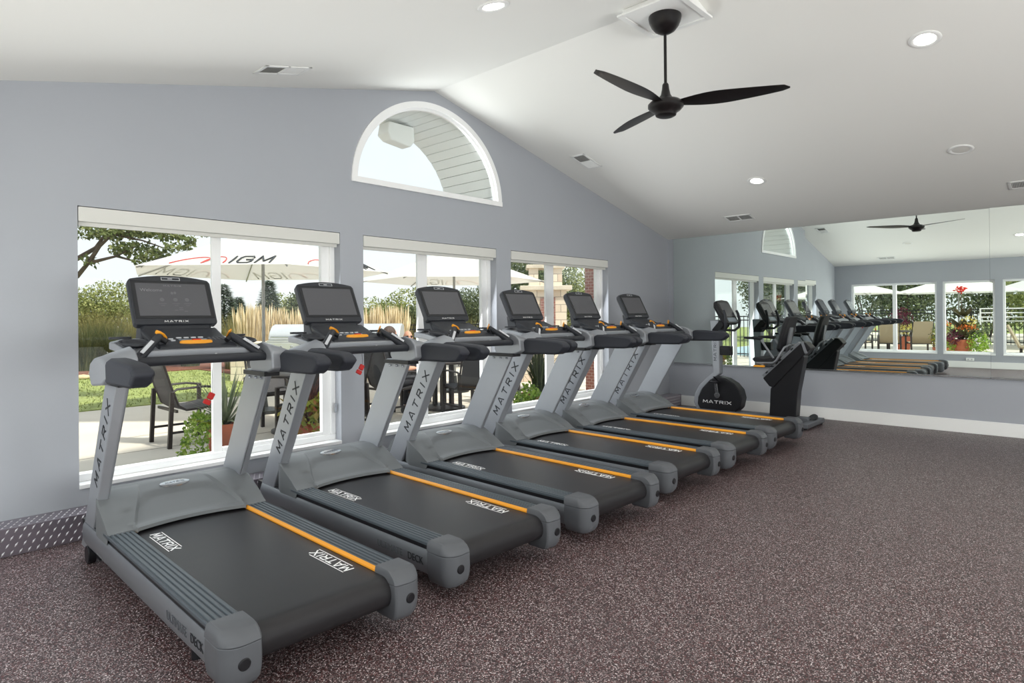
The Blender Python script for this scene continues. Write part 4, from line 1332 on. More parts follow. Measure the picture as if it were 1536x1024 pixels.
for _ in range(5):
    leafcloud(lf, (rng.uniform(-1.6, 0.6), rng.uniform(-1, 1), rng.uniform(3.2, 4.8)), (1.0, 1.0, 0.7), 260, 0.12, rng)
lf.build('foliage', LEAF['maple'], t, smooth=0)

# ornamental grasses in the bed
gk = 0
def gr(u, d, v, n, spread, w, leaf, lab, plumes=0, base=0.25):
    global gk
    gk += 1
    x, y = spot(u, d)
    clump('grass_clump', lab, (x, y), int(n * (1.5 if plumes else 2.4)), zat(v, d) - G, spread * 0.72, w * 0.5, LEAF[leaf], 100 + gk, 'ornamental grass clumps', plumes, base)
gr(128, 17.2, 478, 420, 0.9, 0.02, 'dgrass', 'dark green grass clump at the left edge of the leftmost window')
gr(165, 17.6, 480, 420, 0.9, 0.02, 'dgrass', 'dark green grass clump behind the nearest treadmill armrest')
gr(143, 19.5, 462, 420, 1.0, 0.022, 'olive', 'olive grass clump under the green tree in the leftmost window')
gr(195, 19.5, 466, 420, 1.0, 0.022, 'olive', 'olive grass clump left of the nearest treadmill display')
gr(228, 18, 482, 360, 0.9, 0.02, 'dgrass', 'dark green grass clump behind the nearest treadmill console')
gr(285, 18.5, 480, 360, 0.9, 0.02, 'dgrass', 'dark green grass clump right behind the nearest treadmill keypad')
gr(352, 17.5, 470, 420, 0.9, 0.018, 'olive', 'olive grass clump just right of the window mullion')
gr(432, 19.5, 462, 420, 1.0, 0.02, 'olive', 'olive grass clump behind the umbrella pole')
gr(372, 15.6, 478, 240, 0.5, 0.011, 'plume', 'straw coloured feathery grass clump left of the umbrella pole', 90)
gr(388, 15.9, 478, 240, 0.5, 0.011, 'plume', 'straw coloured feathery grass clump just behind the umbrella pole', 90)
gr(412, 16.3, 482, 180, 0.5, 0.011, 'plume', 'straw coloured feathery grass above the left of the barbecue hood', 70)
gr(438, 16.4, 482, 180, 0.5, 0.011, 'plume', 'straw coloured feathery grass above the middle of the barbecue hood', 70)
gr(464, 16.5, 482, 180, 0.5, 0.011, 'plume', 'straw coloured feathery grass above the right of the barbecue hood', 70)
gr(556, 16, 480, 200, 0.5, 0.011, 'plume', 'straw coloured feathery grass at the left edge of the middle window', 80)
gr(578, 16.2, 480, 200, 0.5, 0.011, 'plume', 'straw coloured feathery grass above the second barbecue hood', 80)
gr(596, 16.4, 480, 200, 0.5, 0.011, 'plume', 'straw coloured feathery grass beside the iron fence', 80)
gr(560, 19, 464, 400, 1.0, 0.02, 'olive', 'olive grass clump in the middle window')
gr(610, 19, 466, 400, 1.0, 0.02, 'olive', 'olive grass clump behind the seated people')
gr(700, 18, 478, 400, 1.0, 0.02, 'olive', 'olive grass clump behind the third treadmill display')

# boulders on the edge of the bed
for i, (u, v, s, lab) in enumerate([(153, 562, 0.24, 'larger pale boulder at the edge of the mulch'), (124, 568, 0.13, 'small pale boulder at the left edge of the mulch')]):
    d = 945.1 * (1.3242 - G) / (v - 478)
    x, y = spot(u, d)
    rb = MB().ell((0, 0, 0.03), (s * 1.3, s, s * 0.5), 12, 8)
    rr = random.Random(i)
    rb.v = [(p[0] * (1 + rr.uniform(-.08, .08)), p[1] * (1 + rr.uniform(-.08, .08)), p[2] * (1 + rr.uniform(-.1, .1))) for p in rb.v]
    o = rb.build('boulder', M['rock'], smooth=50)
    o.location = (x, y, G + 0.03)
    tag(o, lab, 'rock', 'boulders at the edge of the bed')

# umbrellas
def make_umbrella(label, c, he, R_, rise, n=6, rot=0.0, writing=None, group='patio umbrellas'):
    t = thing('patio_umbrella', label, 'umbrella', (c[0], c[1], G), 0, group)
    H = he - G
    cm = MB()
    def corner(k, r=R_, z=H):
        a = rot + 2 * PI * k / n
        return Vector((r * math.cos(a), r * math.sin(a), z))
    top = Vector((0, 0, H + rise))
    NS = 8
    for k in range(n):
        A, B = corner(k), corner(k + 1)
        vs = []
        for i in range(NS + 1):
            u = i / NS
            for j in range(5):
                p = A.lerp(B, j / 4)
                q = top.lerp(p, u)
                q.z -= 0.05 * math.sin(PI * u) * (0.6 + 0.4 * (1 - abs(j / 2 - 1)))
                vs.append(q)
        cm.add(vs, [(i * 5 + j, i * 5 + j + 1, (i + 1) * 5 + j + 1, (i + 1) * 5 + j) for i in range(NS) for j in range(4)])
    can = cm.build('canopy', CANVAS, t, smooth=30)
    vt = MB()
    vt.lathe([(0.28, H + rise * 0.86), (0.14, H + rise * 0.97 + 0.02), (0.01, H + rise + 0.06)], seg=n * 2, caps=False)
    vt.build('vent_cap', CANVAS, can, smooth=30)
    for k in range(n):
        e = corner(k, R_ - 0.02, H - 0.02)
        rb = MB().tube([(0, 0, H + rise - 0.10), e], 0.011, 6)
        rb.tube([Vector((0, 0, H + rise * 0.42)), Vector((0, 0, H + rise - 0.1)).lerp(e, 0.45)], 0.007, 6)
        rb.build('rib', M['steelpole'], t, smooth=60)
    MB().cyl((0, 0, 0.05), (0, 0, H + rise + 0.03), 0.024, 14).build('pole', M['steelpole'], t)
    MB().lathe([(0.001, 0.0), (0.27, 0.0), (0.27, 0.05), (0.06, 0.085), (0.035, 0.30), (0.001, 0.30)], seg=28).build('base', M['iron'], t, smooth=40)
    if writing is not None:
        # lettering near the lower edge of every canopy panel, on top of the cloth
        wm, rm = MB(), MB()
        for k in range(n):
            A, B = corner(k), corner(k + 1)
            mid = (A + B) / 2
            if not writing(mid.normalized().dot(-FWD)):
                continue
            r_ = (B - A).normalized()
            u_ = (top - mid).normalized()
            nn = r_.cross(u_)
            if nn.z < 0:
                r_ = -r_
                nn = -nn
            base = mid + u_ * 0.07 - nn * 0.006
            strokes(wm, 'IGM', base + r_ * 0.19, r_, u_, 0.26, 0.42, 0.075, 0.62, 0.012)
            # emblem left of the letters: two leaning loops
            for (x0, x1, hh_, lean) in ((-0.56, -0.16, 0.22, 0.16), (-0.16, 0.12, 0.24, 0.03)):
                pts = []
                for i in range(11):
                    a = PI * i / 10
                    pts.append(base + r_ * ((x0 + x1) / 2 - math.cos(a) * (x1 - x0) / 2 + lean * math.sin(a)) + u_ * (hh_ * math.sin(a)) + nn * 0.010)
                rm.tube(pts, 0.007, 5)
        wm.build('lettering', M['ink'], can, smooth=0)
        rm.build('emblem', M['red'], can, smooth=0)
    return t
CANVAS = bpy.data.materials.new('umbrella canvas')
CANVAS.use_nodes = True
nt = CANVAS.node_tree
b_ = nt.nodes['Principled BSDF']
b_.inputs['Base Color'].default_value = rgb(234, 232, 227)
b_.inputs['Roughness'].default_value = 0.9
tl = nt.nodes.new('ShaderNodeBsdfTranslucent'); tl.inputs['Color'].default_value = rgb(212, 208, 200)
mx = nt.nodes.new('ShaderNodeMixShader'); mx.inputs[0].default_value = 0.35
nt.links.new(b_.outputs[0], mx.inputs[1]); nt.links.new(tl.outputs[0], mx.inputs[2])
nt.links.new(mx.outputs[0], nt.nodes['Material Output'].inputs['Surface'])

rot0 = math.atan2(RGT.y, RGT.x)
make_umbrella('white umbrella with dark lettering and a red emblem in the leftmost window', (-4.03, 4.58), 2.0, 1.91, 0.72, 6, rot0, lambda q: True)
make_umbrella('white umbrella in the middle window, over the seated people', (-0.43, 4.28), 1.99, 1.76, 0.68, 6, rot0 + 0.12, lambda q: q < -0.3)
make_umbrella('pale umbrella seen in the mirror through the left pane of the end window', (-12.7, 0.95), 1.80, 1.9, 0.6, 6, 0.3)
make_umbrella('white umbrella seen in the mirror behind the tan chairs', (-17.2, -1.7), 1.84, 2.0, 0.65, 6, 0.1)
make_umbrella('distant white umbrella seen in the mirror above the flower planter', (-20.0, -4.4), 1.9, 2.2, 0.8, 6, 0.5)
make_umbrella('white umbrella at the right edge of the mirror', (-15.5, -5.3), 1.82, 1.7, 0.6, 6, 0.2)

# sling armchairs
def make_chair(label, c, rz, sling, group, hb=1.02, name='patio_chair'):
    t = thing(name, label, 'chair', (c[0], c[1], G), rz, group)
    # faces +x; seat 0.43 high
    sl = MB()
    prof = [(-0.36, hb), (-0.31, 0.86), (-0.25, 0.66), (-0.18, 0.47), (-0.10, 0.415), (0.08, 0.42), (0.26, 0.45)]
    rings = []
    for k, (x, z) in enumerate(prof):
        rings.append([(x, -0.25, z), (x, 0.25, z), (x + 0.004, 0.25, z - 0.02), (x + 0.004, -0.25, z - 0.02)])
    sl.loft(rings)
    sl.build('sling_seat', sling, t, smooth=60)
    for s in (-1, 1):
        y = s * 0.29
        MB().tube([(x + 0.004, y * 0.93, z - 0.01) for x, z in prof], 0.014, 8).build('side_rail', M['bronze'], t, smooth=60)
        MB().tube([(-0.27, y, 0.60), (-0.2, y, 0.645), (0.1, y, 0.655), (0.27, y, 0.63)], 0.019, 8, flat=0.7).build('arm', M['bronze'], t, smooth=60)
        MB().bar((0.25, y, 0.635), (0.25, y, 0), 0.042, 0.042, (1, 0, 0)).build('leg', M['bronze'], t, bevel=0.004)
        MB().bar((-0.25, y, 0.62), (-0.28, y, 0), 0.042, 0.042, (1, 0, 0)).build('leg', M['bronze'], t, bevel=0.004)
        MB().bar((-0.27, y, 0.17), (0.25, y, 0.17), 0.025, 0.025).build('stretcher', M['bronze'], t)
    MB().bar((0.2, -0.29, 0.40), (0.2, 0.29, 0.40), 0.025, 0.03).build('cross_rail', M['bronze'], t)
    MB().bar((-0.2, -0.29, 0.40), (-0.2, 0.29, 0.40), 0.025, 0.03).build('cross_rail', M['bronze'], t)
    return t
PCG = 'dark sling patio chairs'
make_chair('dark sling chair on the patio behind the nearest treadmill, by the spiky plant', (-5.68, 3.08), 0.0, M['sling'], PCG)
make_chair('dark sling chair beside the first patio table, at the right of the leftmost window', (-4.38, 2.02), PI * 0.62, M['sling'], PCG)
make_chair('dark sling chair on the near side of the first patio table', (-4.75, 1.9), PI / 2, M['sling'], PCG)
make_chair('dark sling chair on the far side of the first patio table', (-4.35, 3.6), -PI / 2, M['sling'], PCG)
make_chair('dark sling chair holding the person seen from behind in the middle window', (-3.01, 2.76), 0.0, M['sling'], PCG, 1.06)
make_chair('dark sling chair holding the person in sunglasses', (-1.96, 3.78), -PI / 2, M['sling'], PCG)
make_chair('empty dark sling chair tucked in at the second patio table', (-2.22, 1.98), PI / 2 - 0.25, M['sling'], PCG)
make_chair('dark sling chair on the far right of the second patio table', (-0.95, 2.7), PI, M['sling'], PCG)
TCG = 'tan sling chairs seen in the mirror'
make_chair('tan sling chair seen in the mirror right of the window mullion', (-13.6, -1.12), PI * 0.86, M['tansling'], TCG, 1.06)
make_chair('tan sling chair seen in the mirror behind the window mullion', (-13.4, -0.38), PI * 0.95, M['tansling'], TCG, 1.06)
make_chair('tan sling chair seen in the mirror at the left of the end window', (-13.4, 0.45), PI * 1.05, M['tansling'], TCG, 1.0)

def make_table(label, c, group):
    t = thing('patio_table', label, 'table', (c[0], c[1], G), 0, group)
    MB().lathe([(0.001, 0.715), (0.56, 0.715), (0.585, 0.725), (0.585, 0.742), (0.56, 0.75), (0.001, 0.75)], seg=40).build('table_top', M['bronze'], t, smooth=40)
    for dx, dy in ((-0.09, -0.09), (0.09, -0.09), (-0.09, 0.09), (0.09, 0.09)):
        MB().bar((dx, dy, 0.05), (dx, dy, 0.716), 0.06, 0.06, (1, 0, 0)).build('pedestal_post', M['bronze'], t, bevel=0.004)
    MB().lathe([(0.001, 0.0), (0.34, 0.0), (0.34, 0.03), (0.2, 0.06), (0.001, 0.06)], seg=32).build('base', M['bronze'], t, smooth=40)
    return t
make_table('round dark patio table behind the second treadmill upright', (-4.46, 2.72), 'round dark patio tables')
make_table('round dark patio table with the two seated people in the middle window', (-2.02, 2.78), 'round dark patio tables')
make_table('round dark patio table between the tan chairs, seen in the mirror', (-14.4, -0.25), 'round dark patio tables')

# planters
def pot(t, r, h, z=0.0):
    MB().lathe([(0.001, 0), (r * 0.72, 0), (r * 0.93, h * 0.8), (r * 1.0, h * 0.8), (r * 1.03, h), (r * 0.92, h), (r * 0.88, h * 0.88), (r * 0.001, h * 0.88)], (0, 0, z), 36).build('pot', M['clay'], t, smooth=35)
    MB().lathe([(0.001, h * 0.885), (r * 0.86, h * 0.885), (0.001, h * 0.93)], (0, 0, z), 24).build('soil', M['soil'], t, smooth=60)

def spikes(mb, c, n, h, w, rng, up=0.35):
    for _ in range(n):
        a = rng.uniform(0, 2 * PI)
        el = rng.uniform(up, 1.35)
        d = Vector((math.cos(a) * math.cos(el), math.sin(a) * math.cos(el), math.sin(el)))
        s = Vector((-math.sin(a), math.cos(a), 0)) * w / 2
        L_ = h * rng.uniform(0.75, 1.1)
        c_ = Vector(c)
        sag = Vector((0, 0, -0.18 * L_ * math.cos(el)))
        mb.add([c_ - s * 0.7, c_ + s * 0.7, c_ + d * L_ * 0.5 + s, c_ + d * L_ * 0.5 - s, c_ + d * L_ + sag], [(0, 1, 2, 3), (3, 2, 4)])

rng = random.Random(11)
t = thing('planter', 'terracotta planter with a spiky plant and a trailing vine behind the window mullion', 'planter', (-5.72, 1.92, G), 0, 'terracotta planters')
pot(t, 0.19, 0.36)
mb = MB(); spikes(mb, (0, 0, 0.33), 70, 0.62, 0.032, rng, 0.25)
mb.build('spiky_plant', LEAF['spike'], t, smooth=0)
mb = MB()
for k in range(7):
    a = PI + rng.uniform(-0.9, 0.9)
    for i in range(9):
        u = i / 8
        leafcloud(mb, (math.cos(a) * (0.15 + 0.30 * u ** 0.7), math.sin(a) * (0.15 + 0.26 * u ** 0.7), 0.38 + 0.10 * math.sin(PI * u) - 0.36 * u * u), (0.06, 0.06, 0.04), 16, 0.045, rng, shell=0)
mb.build('trailing_vine', LEAF['lime'], t, smooth=0)

t = thing('planter', 'terracotta planter of yellow-green leaves and reddish grass between the first two treadmills', 'planter', (-4.93, 1.62, G), 0, 'terracotta planters')
pot(t, 0.2, 0.30)
mb = MB()
for k in range(9):
    a = k * 0.7
    leafcloud(mb, (0.17 * math.cos(a), 0.17 * math.sin(a), 0.40 + rng.uniform(-.12, .14)), (0.14, 0.14, 0.11), 60, 0.085, rng, shell=0)
mb.build('leafy_plant', LEAF['coleus'], t, smooth=0)
mb = MB(); blades(mb, (0.02, 0.05, 0.30), 90, 0.62, 0.34, 0.010, rng, 0.06)
mb.build('red_grass', LEAF['redgrass'], t, smooth=0)

t = thing('planter', 'planter of dark arching blades over bright green leaves in the right window', 'planter', (-1.62, 1.22, G), 0, 'terracotta planters')
pot(t, 0.22, 0.32)
mb = MB(); blades(mb, (0.06, 0, 0.28), 230, 1.0, 0.6, 0.018, rng, 0.08)
mb.build('arching_blades', LEAF['darkspike'], t, smooth=0)
mb = MB()
for k in range(8):
    a = k * 0.8
    leafcloud(mb, (-0.18 + 0.17 * math.cos(a), -0.04 + 0.14 * math.sin(a), 0.34 + rng.uniform(-.1, .08)), (0.13, 0.13, 0.09), 60, 0.075, rng, shell=0)
mb.build('leafy_plant', LEAF['lime'], t, smooth=0)

t = thing('planter', 'terracotta planter by the brick pier at the right of the right window', 'planter', (-0.62, 1.45, G), 0, 'terracotta planters')
pot(t, 0.21, 0.46)
mb = MB()
for k in range(7):
    a = k * 0.9
    leafcloud(mb, (0.16 * math.cos(a), 0.16 * math.sin(a), 0.55 + rng.uniform(-.08, .12)), (0.13, 0.13, 0.1), 45, 0.08, rng, shell=0)
mb.build('leafy_plant', LEAF['deep'], t, smooth=0)

t = thing('planter', 'large terracotta planter of mixed flowers seen in the mirror', 'planter', (-11.7, -2.36, G), 0, 'flower planters seen in the mirror')
pot(t, 0.24, 0.62)
mb = MB()
for k in range(9):
    a = k * 0.75
    z0 = 0.62
    for i in range(3):
        p = Vector((0.08 * math.cos(a), 0.08 * math.sin(a), z0 + 0.28 * i))
        d = Vector((math.cos(a + i), math.sin(a + i), 0.9)).normalized()
        s = Vector((-math.sin(a + i), math.cos(a + i), 0)) * 0.075
        mb.add([p, p + d * 0.18 + s, p + d * 0.44, p + d * 0.18 - s], [(0, 1, 2), (0, 2, 3)])
mb.build('canna_leaves', LEAF['canna'], t, smooth=0)
MB().tube([(0, 0, 0.6), (0.02, 0.0, 1.5), (0.02, 0.02, 1.86)], [0.014, 0.01, 0.007], 8).build('flower_stem', M['bark'], t, smooth=60)
mb = MB(); leafcloud(mb, (0.02, 0.02, 1.93), (0.11, 0.11, 0.09), 60, 0.07, rng, shell=0)
mb.build('red_flower', LEAF['redflower'], t, smooth=0)
for nm, leaf, (cx, cy, cz), rr, n, sz in (('yellow_flowers', 'yellowflower', (0.12, -0.16, 1.12), (0.2, 0.2, 0.12), 130, 0.05), ('orange_flowers', 'orangeflower', (0.2, -0.1, 0.94), (0.2, 0.26, 0.09), 130, 0.05),
                                     ('purple_foliage', 'purple', (0.15, 0.14, 0.68), (0.26, 0.22, 0.2), 240, 0.07), ('trailing_leaves', 'lime', (0.2, -0.36, 0.52), (0.24, 0.26, 0.3), 420, 0.07), ('green_filler', 'deep', (0, -0.2, 0.86), (0.3, 0.42, 0.22), 420, 0.07),
                                     ('low_leaves', 'lime', (0.2, 0.22, 0.42), (0.1, 0.1, 0.12), 70, 0.06)):
    mb = MB(); leafcloud(mb, (cx, cy, cz), rr, n, sz, rng, shell=0)
    mb.build(nm, LEAF[leaf], t, smooth=0)
t = thing('planter', 'bushy bronze and green planter seen in the mirror beside the tan chairs', 'planter', (-12.4, -1.85, G), 0, 'flower planters seen in the mirror')
pot(t, 0.24, 0.36)
for nm, leaf, (cx, cy, cz), rr, n, sz in (('fern_leaves', 'coleus', (0, 0, 0.62), (0.34, 0.32, 0.32), 520, 0.06), ('bronze_tips', 'orangeflower', (0, 0, 0.98), (0.24, 0.22, 0.14), 120, 0.05), ('filler', 'deep', (0, 0, 0.75), (0.3, 0.3, 0.3), 260, 0.06)):
    mb = MB(); leafcloud(mb, (cx, cy, cz), rr, n, sz, rng, shell=0)
    mb.build(nm, LEAF[leaf], t, smooth=0)
t = thing('planter', 'small planter of yellow flowers seen in the mirror behind the tan chairs', 'planter', (-16.0, -0.25, G), 0, 'flower planters seen in the mirror')
pot(t, 0.3, 0.5)
for nm, leaf, (cx, cy, cz), rr, n, sz in (('yellow_flowers', 'yellowflower', (0, 0, 0.75), (0.42, 0.42, 0.2), 260, 0.08), ('red_grass', 'purple', (0, 0, 1.15), (0.34, 0.34, 0.32), 260, 0.09)):
    mb = MB(); leafcloud(mb, (cx, cy, cz), rr, n, sz, rng, shell=0)
    mb.build(nm, LEAF[leaf], t, smooth=0)

# stone counter with two barbecues
c0 = Vector((*spot(345, 14.2), 0)); c1 = Vector((*spot(600, 13.9), 0))
t = thing('counter', 'limestone outdoor kitchen counter holding the two barbecues', 'counter', (c0.x, c0.y, G), math.atan2(c1.y - c0.y, c1.x - c0.x))
Lc = (c1 - c0).length
MB().box(0, Lc, 0, 0.75, 0, 0.82).build('stone_base', M['stone'], t, smooth=0)
MB().box(-0.05, Lc + 0.05, -0.05, 0.8, 0.82, 0.88).build('worktop', M['stonecap'], t, bevel=0.01)
crz = math.atan2(c1.y - c0.y, c1.x - c0.x)
for i, (u, lab) in enumerate([(432, 'stainless barbecue with a closed hood in the leftmost window'), (566, 'stainless barbecue with a closed hood in the middle window')]):
    x, y = spot(u, 14.0)
    g_ = thing('barbecue', lab, 'barbecue', (x, y, G + 0.88), crz, 'stainless barbecues')
    gy = (Vector((x, y, 0)) - c0)
    hd = []
    for xx in (-0.48, 0.48):
        hd.append([(xx, 0.04, 0.04), (xx, 0.04, 0.10), (xx, 0.10, 0.24), (xx, 0.22, 0.36), (xx, 0.36, 0.40), (xx, 0.50, 0.36), (xx, 0.55, 0.04)])
    MB().loft(hd).build('hood', M['stainless'], g_, bevel=0.02)
    MB().box(-0.5, 0.5, 0.0, 0.58, 0.0, 0.045).build('body', M['stainless'], g_, bevel=0.006)
    MB().box(-0.5, 0.5, -0.10, -0.055, -0.19, 0.0).build('control_panel', M['stainless'], g_, bevel=0.008)
    MB().tube([(-0.40, 0.06, 0.14), (-0.40, 0.0, 0.13), (0.40, 0.0, 0.13), (0.40, 0.06, 0.14)], 0.014, 10).build('handle', M['chrome'], g_, smooth=60)
    for kx in (-0.34, -0.12, 0.12, 0.34):
        MB().cyl((kx, -0.13, -0.09), (kx, -0.10, -0.09), 0.026, 18).build('knob', M['chrome'], g_, bevel=0.004)

# stone chimney
x, y = spot(818, 14)
t = thing('stone_chimney', 'limestone outdoor fireplace chimney with a red brick inset in the right window', 'chimney', (x, y, G), rot0)
MB().box(-0.62, 0.62, -0.4, 0.4, 0, 0.95).build('hearth_base', M['stone'], t, smooth=0)
MB().box(-0.70, 0.70, -0.46, 0.46, 0.95, 1.03).build('mantel_slab', M['stonecap'], t, bevel=0.012)
MB().box(-0.45, 0.45, -0.32, 0.32, 1.03, 1.98).build('shaft', M['stone'], t, smooth=0)
MB().box(-0.12, 0.20, -0.335, -0.3, 1.12, 1.82).build('brick_inset', M['brick'], t, smooth=0)
MB().box(-0.56, 0.56, -0.42, 0.42, 1.98, 2.08).build('upper_slab', M['stonecap'], t, bevel=0.012)
ct = MB()
for (a, b) in ((-0.36, -0.16), (0.16, 0.36)):
    ct.box(a, b, -0.26, 0.26, 2.08, 2.46)
ct.box(-0.16, 0.16, -0.26, 0.26, 2.08, 2.2)
ct.build('chimney_crown', M['stone'], t, smooth=0)
MB().box(-0.42, 0.42, -0.32, 0.32, 2.46, 2.54).build('crown_slab', M['stonecap'], t, bevel=0.01)

# brick pier beyond the right window
o = MB().box(0.98, 1.42, 1.85, 2.25, G, 3.6).build('brick_pier', M['brick'], smooth=0)
tag(o, 'red brick pier at the right edge of the right window', 'pier')

# fences
def fence(label, p0, p1, h, name='iron_fence', n=None):
    p0, p1 = Vector(p0), Vector(p1)
    t = thing(name, label, 'fence', p0, 0, 'black iron fences')
    d = p1 - p0
    n = n or int(d.length / 0.12)
    rl = MB()
    for z in (0.15, h - 0.12, h):
        rl.bar(Vector((0, 0, z)), d + Vector((0, 0, z)), 0.03, 0.035)
    rl.build('rails', M['iron'], t, smooth=0)
    pk = MB()
    for i in range(n + 1):
        q = d * (i / n)
        pk.box(q.x - 0.009, q.x + 0.009, q.y - 0.009, q.y + 0.009, 0.05, h + 0.02)
    pk.build('pickets', M['iron'], t, smooth=0)
    ps = MB()
    m_ = max(1, int(d.length / 2.4))
    for i in range(m_ + 1):
        q = d * (i / m_)
        ps.box(q.x - 0.03, q.x + 0.03, q.y - 0.03, q.y + 0.03, 0, h + 0.08)
    ps.build('posts', M['iron'], t, smooth=0)
fa, fb = spot(588, 17.5), spot(720, 17.5)
fence('black iron fence behind the seated people in the middle window', (fa[0], fa[1], G), (fb[0], fb[1], G), 1.2)
fence('black iron fence across the trees seen in the mirror', (-20.5, 6.0, G), (-20.5, -12.0, G), 1.35)

fence('black iron fence along the pool, seen in the mirror through the right window', (-11.5, 1.6, G), (-11.5, 9.0, G), 1.35)
struct(MB().box(-21.5, -13.0, 3.2, 6.6, G, G + 0.02).build('pool_water', M['water'], smooth=0))

# woodland and poolside seen in the mirror through the end windows
for i, (yy, r_, hh, kind, lab) in enumerate([(6.5, 2.2, 4.6, 'deep', 'dark tree at the far left of the trees seen in the mirror'), (3.6, 2.2, 5.2, 'conifer', 'dark evergreen seen in the mirror behind the first end window'),
                                  (1.0, 2.2, 4.8, 'deep', 'dark tree seen in the mirror above the tan chairs'), (-1.6, 2.2, 5.0, 'deep', 'dense tree seen in the mirror behind the flower planter'),
                                  (-4.2, 2.1, 3.6, 'green', 'lighter green tree seen in the mirror right of the flower planter'), (-6.8, 2.3, 4.4, 'deep', 'dark tree at the right edge of the mirror'), (-9.6, 2.3, 4.4, 'deep', 'dark tree outside the end windows beyond the mirror edge'),
                                  (9.4, 2.4, 4.8, 'deep', 'dark tree far along the woodland edge')]):
    shrub('tree', lab, 'tree', (-24.5 - 4.6 * (i % 2), yy, G + hh / 2), (r_, r_, hh / 2), 6500, 0.16, LEAF[kind], 'woodland trees seen in the mirror', 8, True, 70 + i)
for k, (z, lab) in enumerate(((1.02, 'top'), )):
    t = thing('pool_rail', 'white horizontal pool rail seen in the mirror behind the flower planter', 'railing', (-15.8, -2.4, G))
    for zz in (1.02, 1.14, 1.27, 1.40):
        MB().tube([(0, 0, zz), (0, -3.6, zz)], 0.016, 8).build('rail', M['white'], t, smooth=60)
    for yy in (0.0, -1.8, -3.6):
        MB().box(-0.02, 0.02, yy - 0.02, yy + 0.02, 0, 1.42).build('post', M['white'], t)
o = MB().box(-19.5, -15.9, -9.0, -3.6, G, G + 0.02).build('pool_water', M['water'], smooth=0)
struct(o)
t = thing('lounge_chair', 'tan lounge chair with dark base at the right edge of the mirror', 'chair', (-14.2, -3.55, G))
MB().box(-0.35, 0.35, -0.9, 0.1, 0.30, 0.36).build('seat', M['tansling'], t, bevel=0.01)
MB().loft([[(-0.35, 0.1, 0.33), (0.35, 0.1, 0.33), (0.35, 0.14, 0.30), (-0.35, 0.14, 0.30)], [(-0.35, 0.38, 0.95), (0.35, 0.38, 0.95), (0.35, 0.42, 0.93), (-0.35, 0.42, 0.93)]]).build('backrest', M['tansling'], t)
for sx in (-0.3, 0.3):
    for yy in (-0.8, 0.1):
        MB().box(sx - 0.02, sx + 0.02, yy - 0.02, yy + 0.02, 0, 0.31).build('leg', M['bronze'], t)

# floodlight under the eyebrow vault
t = thing('floodlight', 'white boxy outdoor floodlight outside the half-round window', 'light', (-4.44, 0.66, 3.29))
MB().loft([[(-0.17, -0.08, 0.03), (0.15, -0.08, 0.03), (0.15, 0.10, 0.03), (-0.17, 0.10, 0.03)], [(-0.19, -0.09, -0.09), (0.15, -0.09, -0.12), (0.15, 0.11, -0.12), (-0.19, 0.11, -0.09)], [(-0.13, -0.06, -0.15), (0.12, -0.06, -0.18), (0.12, 0.09, -0.18), (-0.13, 0.09, -0.15)]]).build('housing', M['white'], t, bevel=0.015)
MB().cyl((0.02, 0, 0.02), (0.02, 0, 0.16), 0.022, 12).build('bracket', M['steelpole'], t)

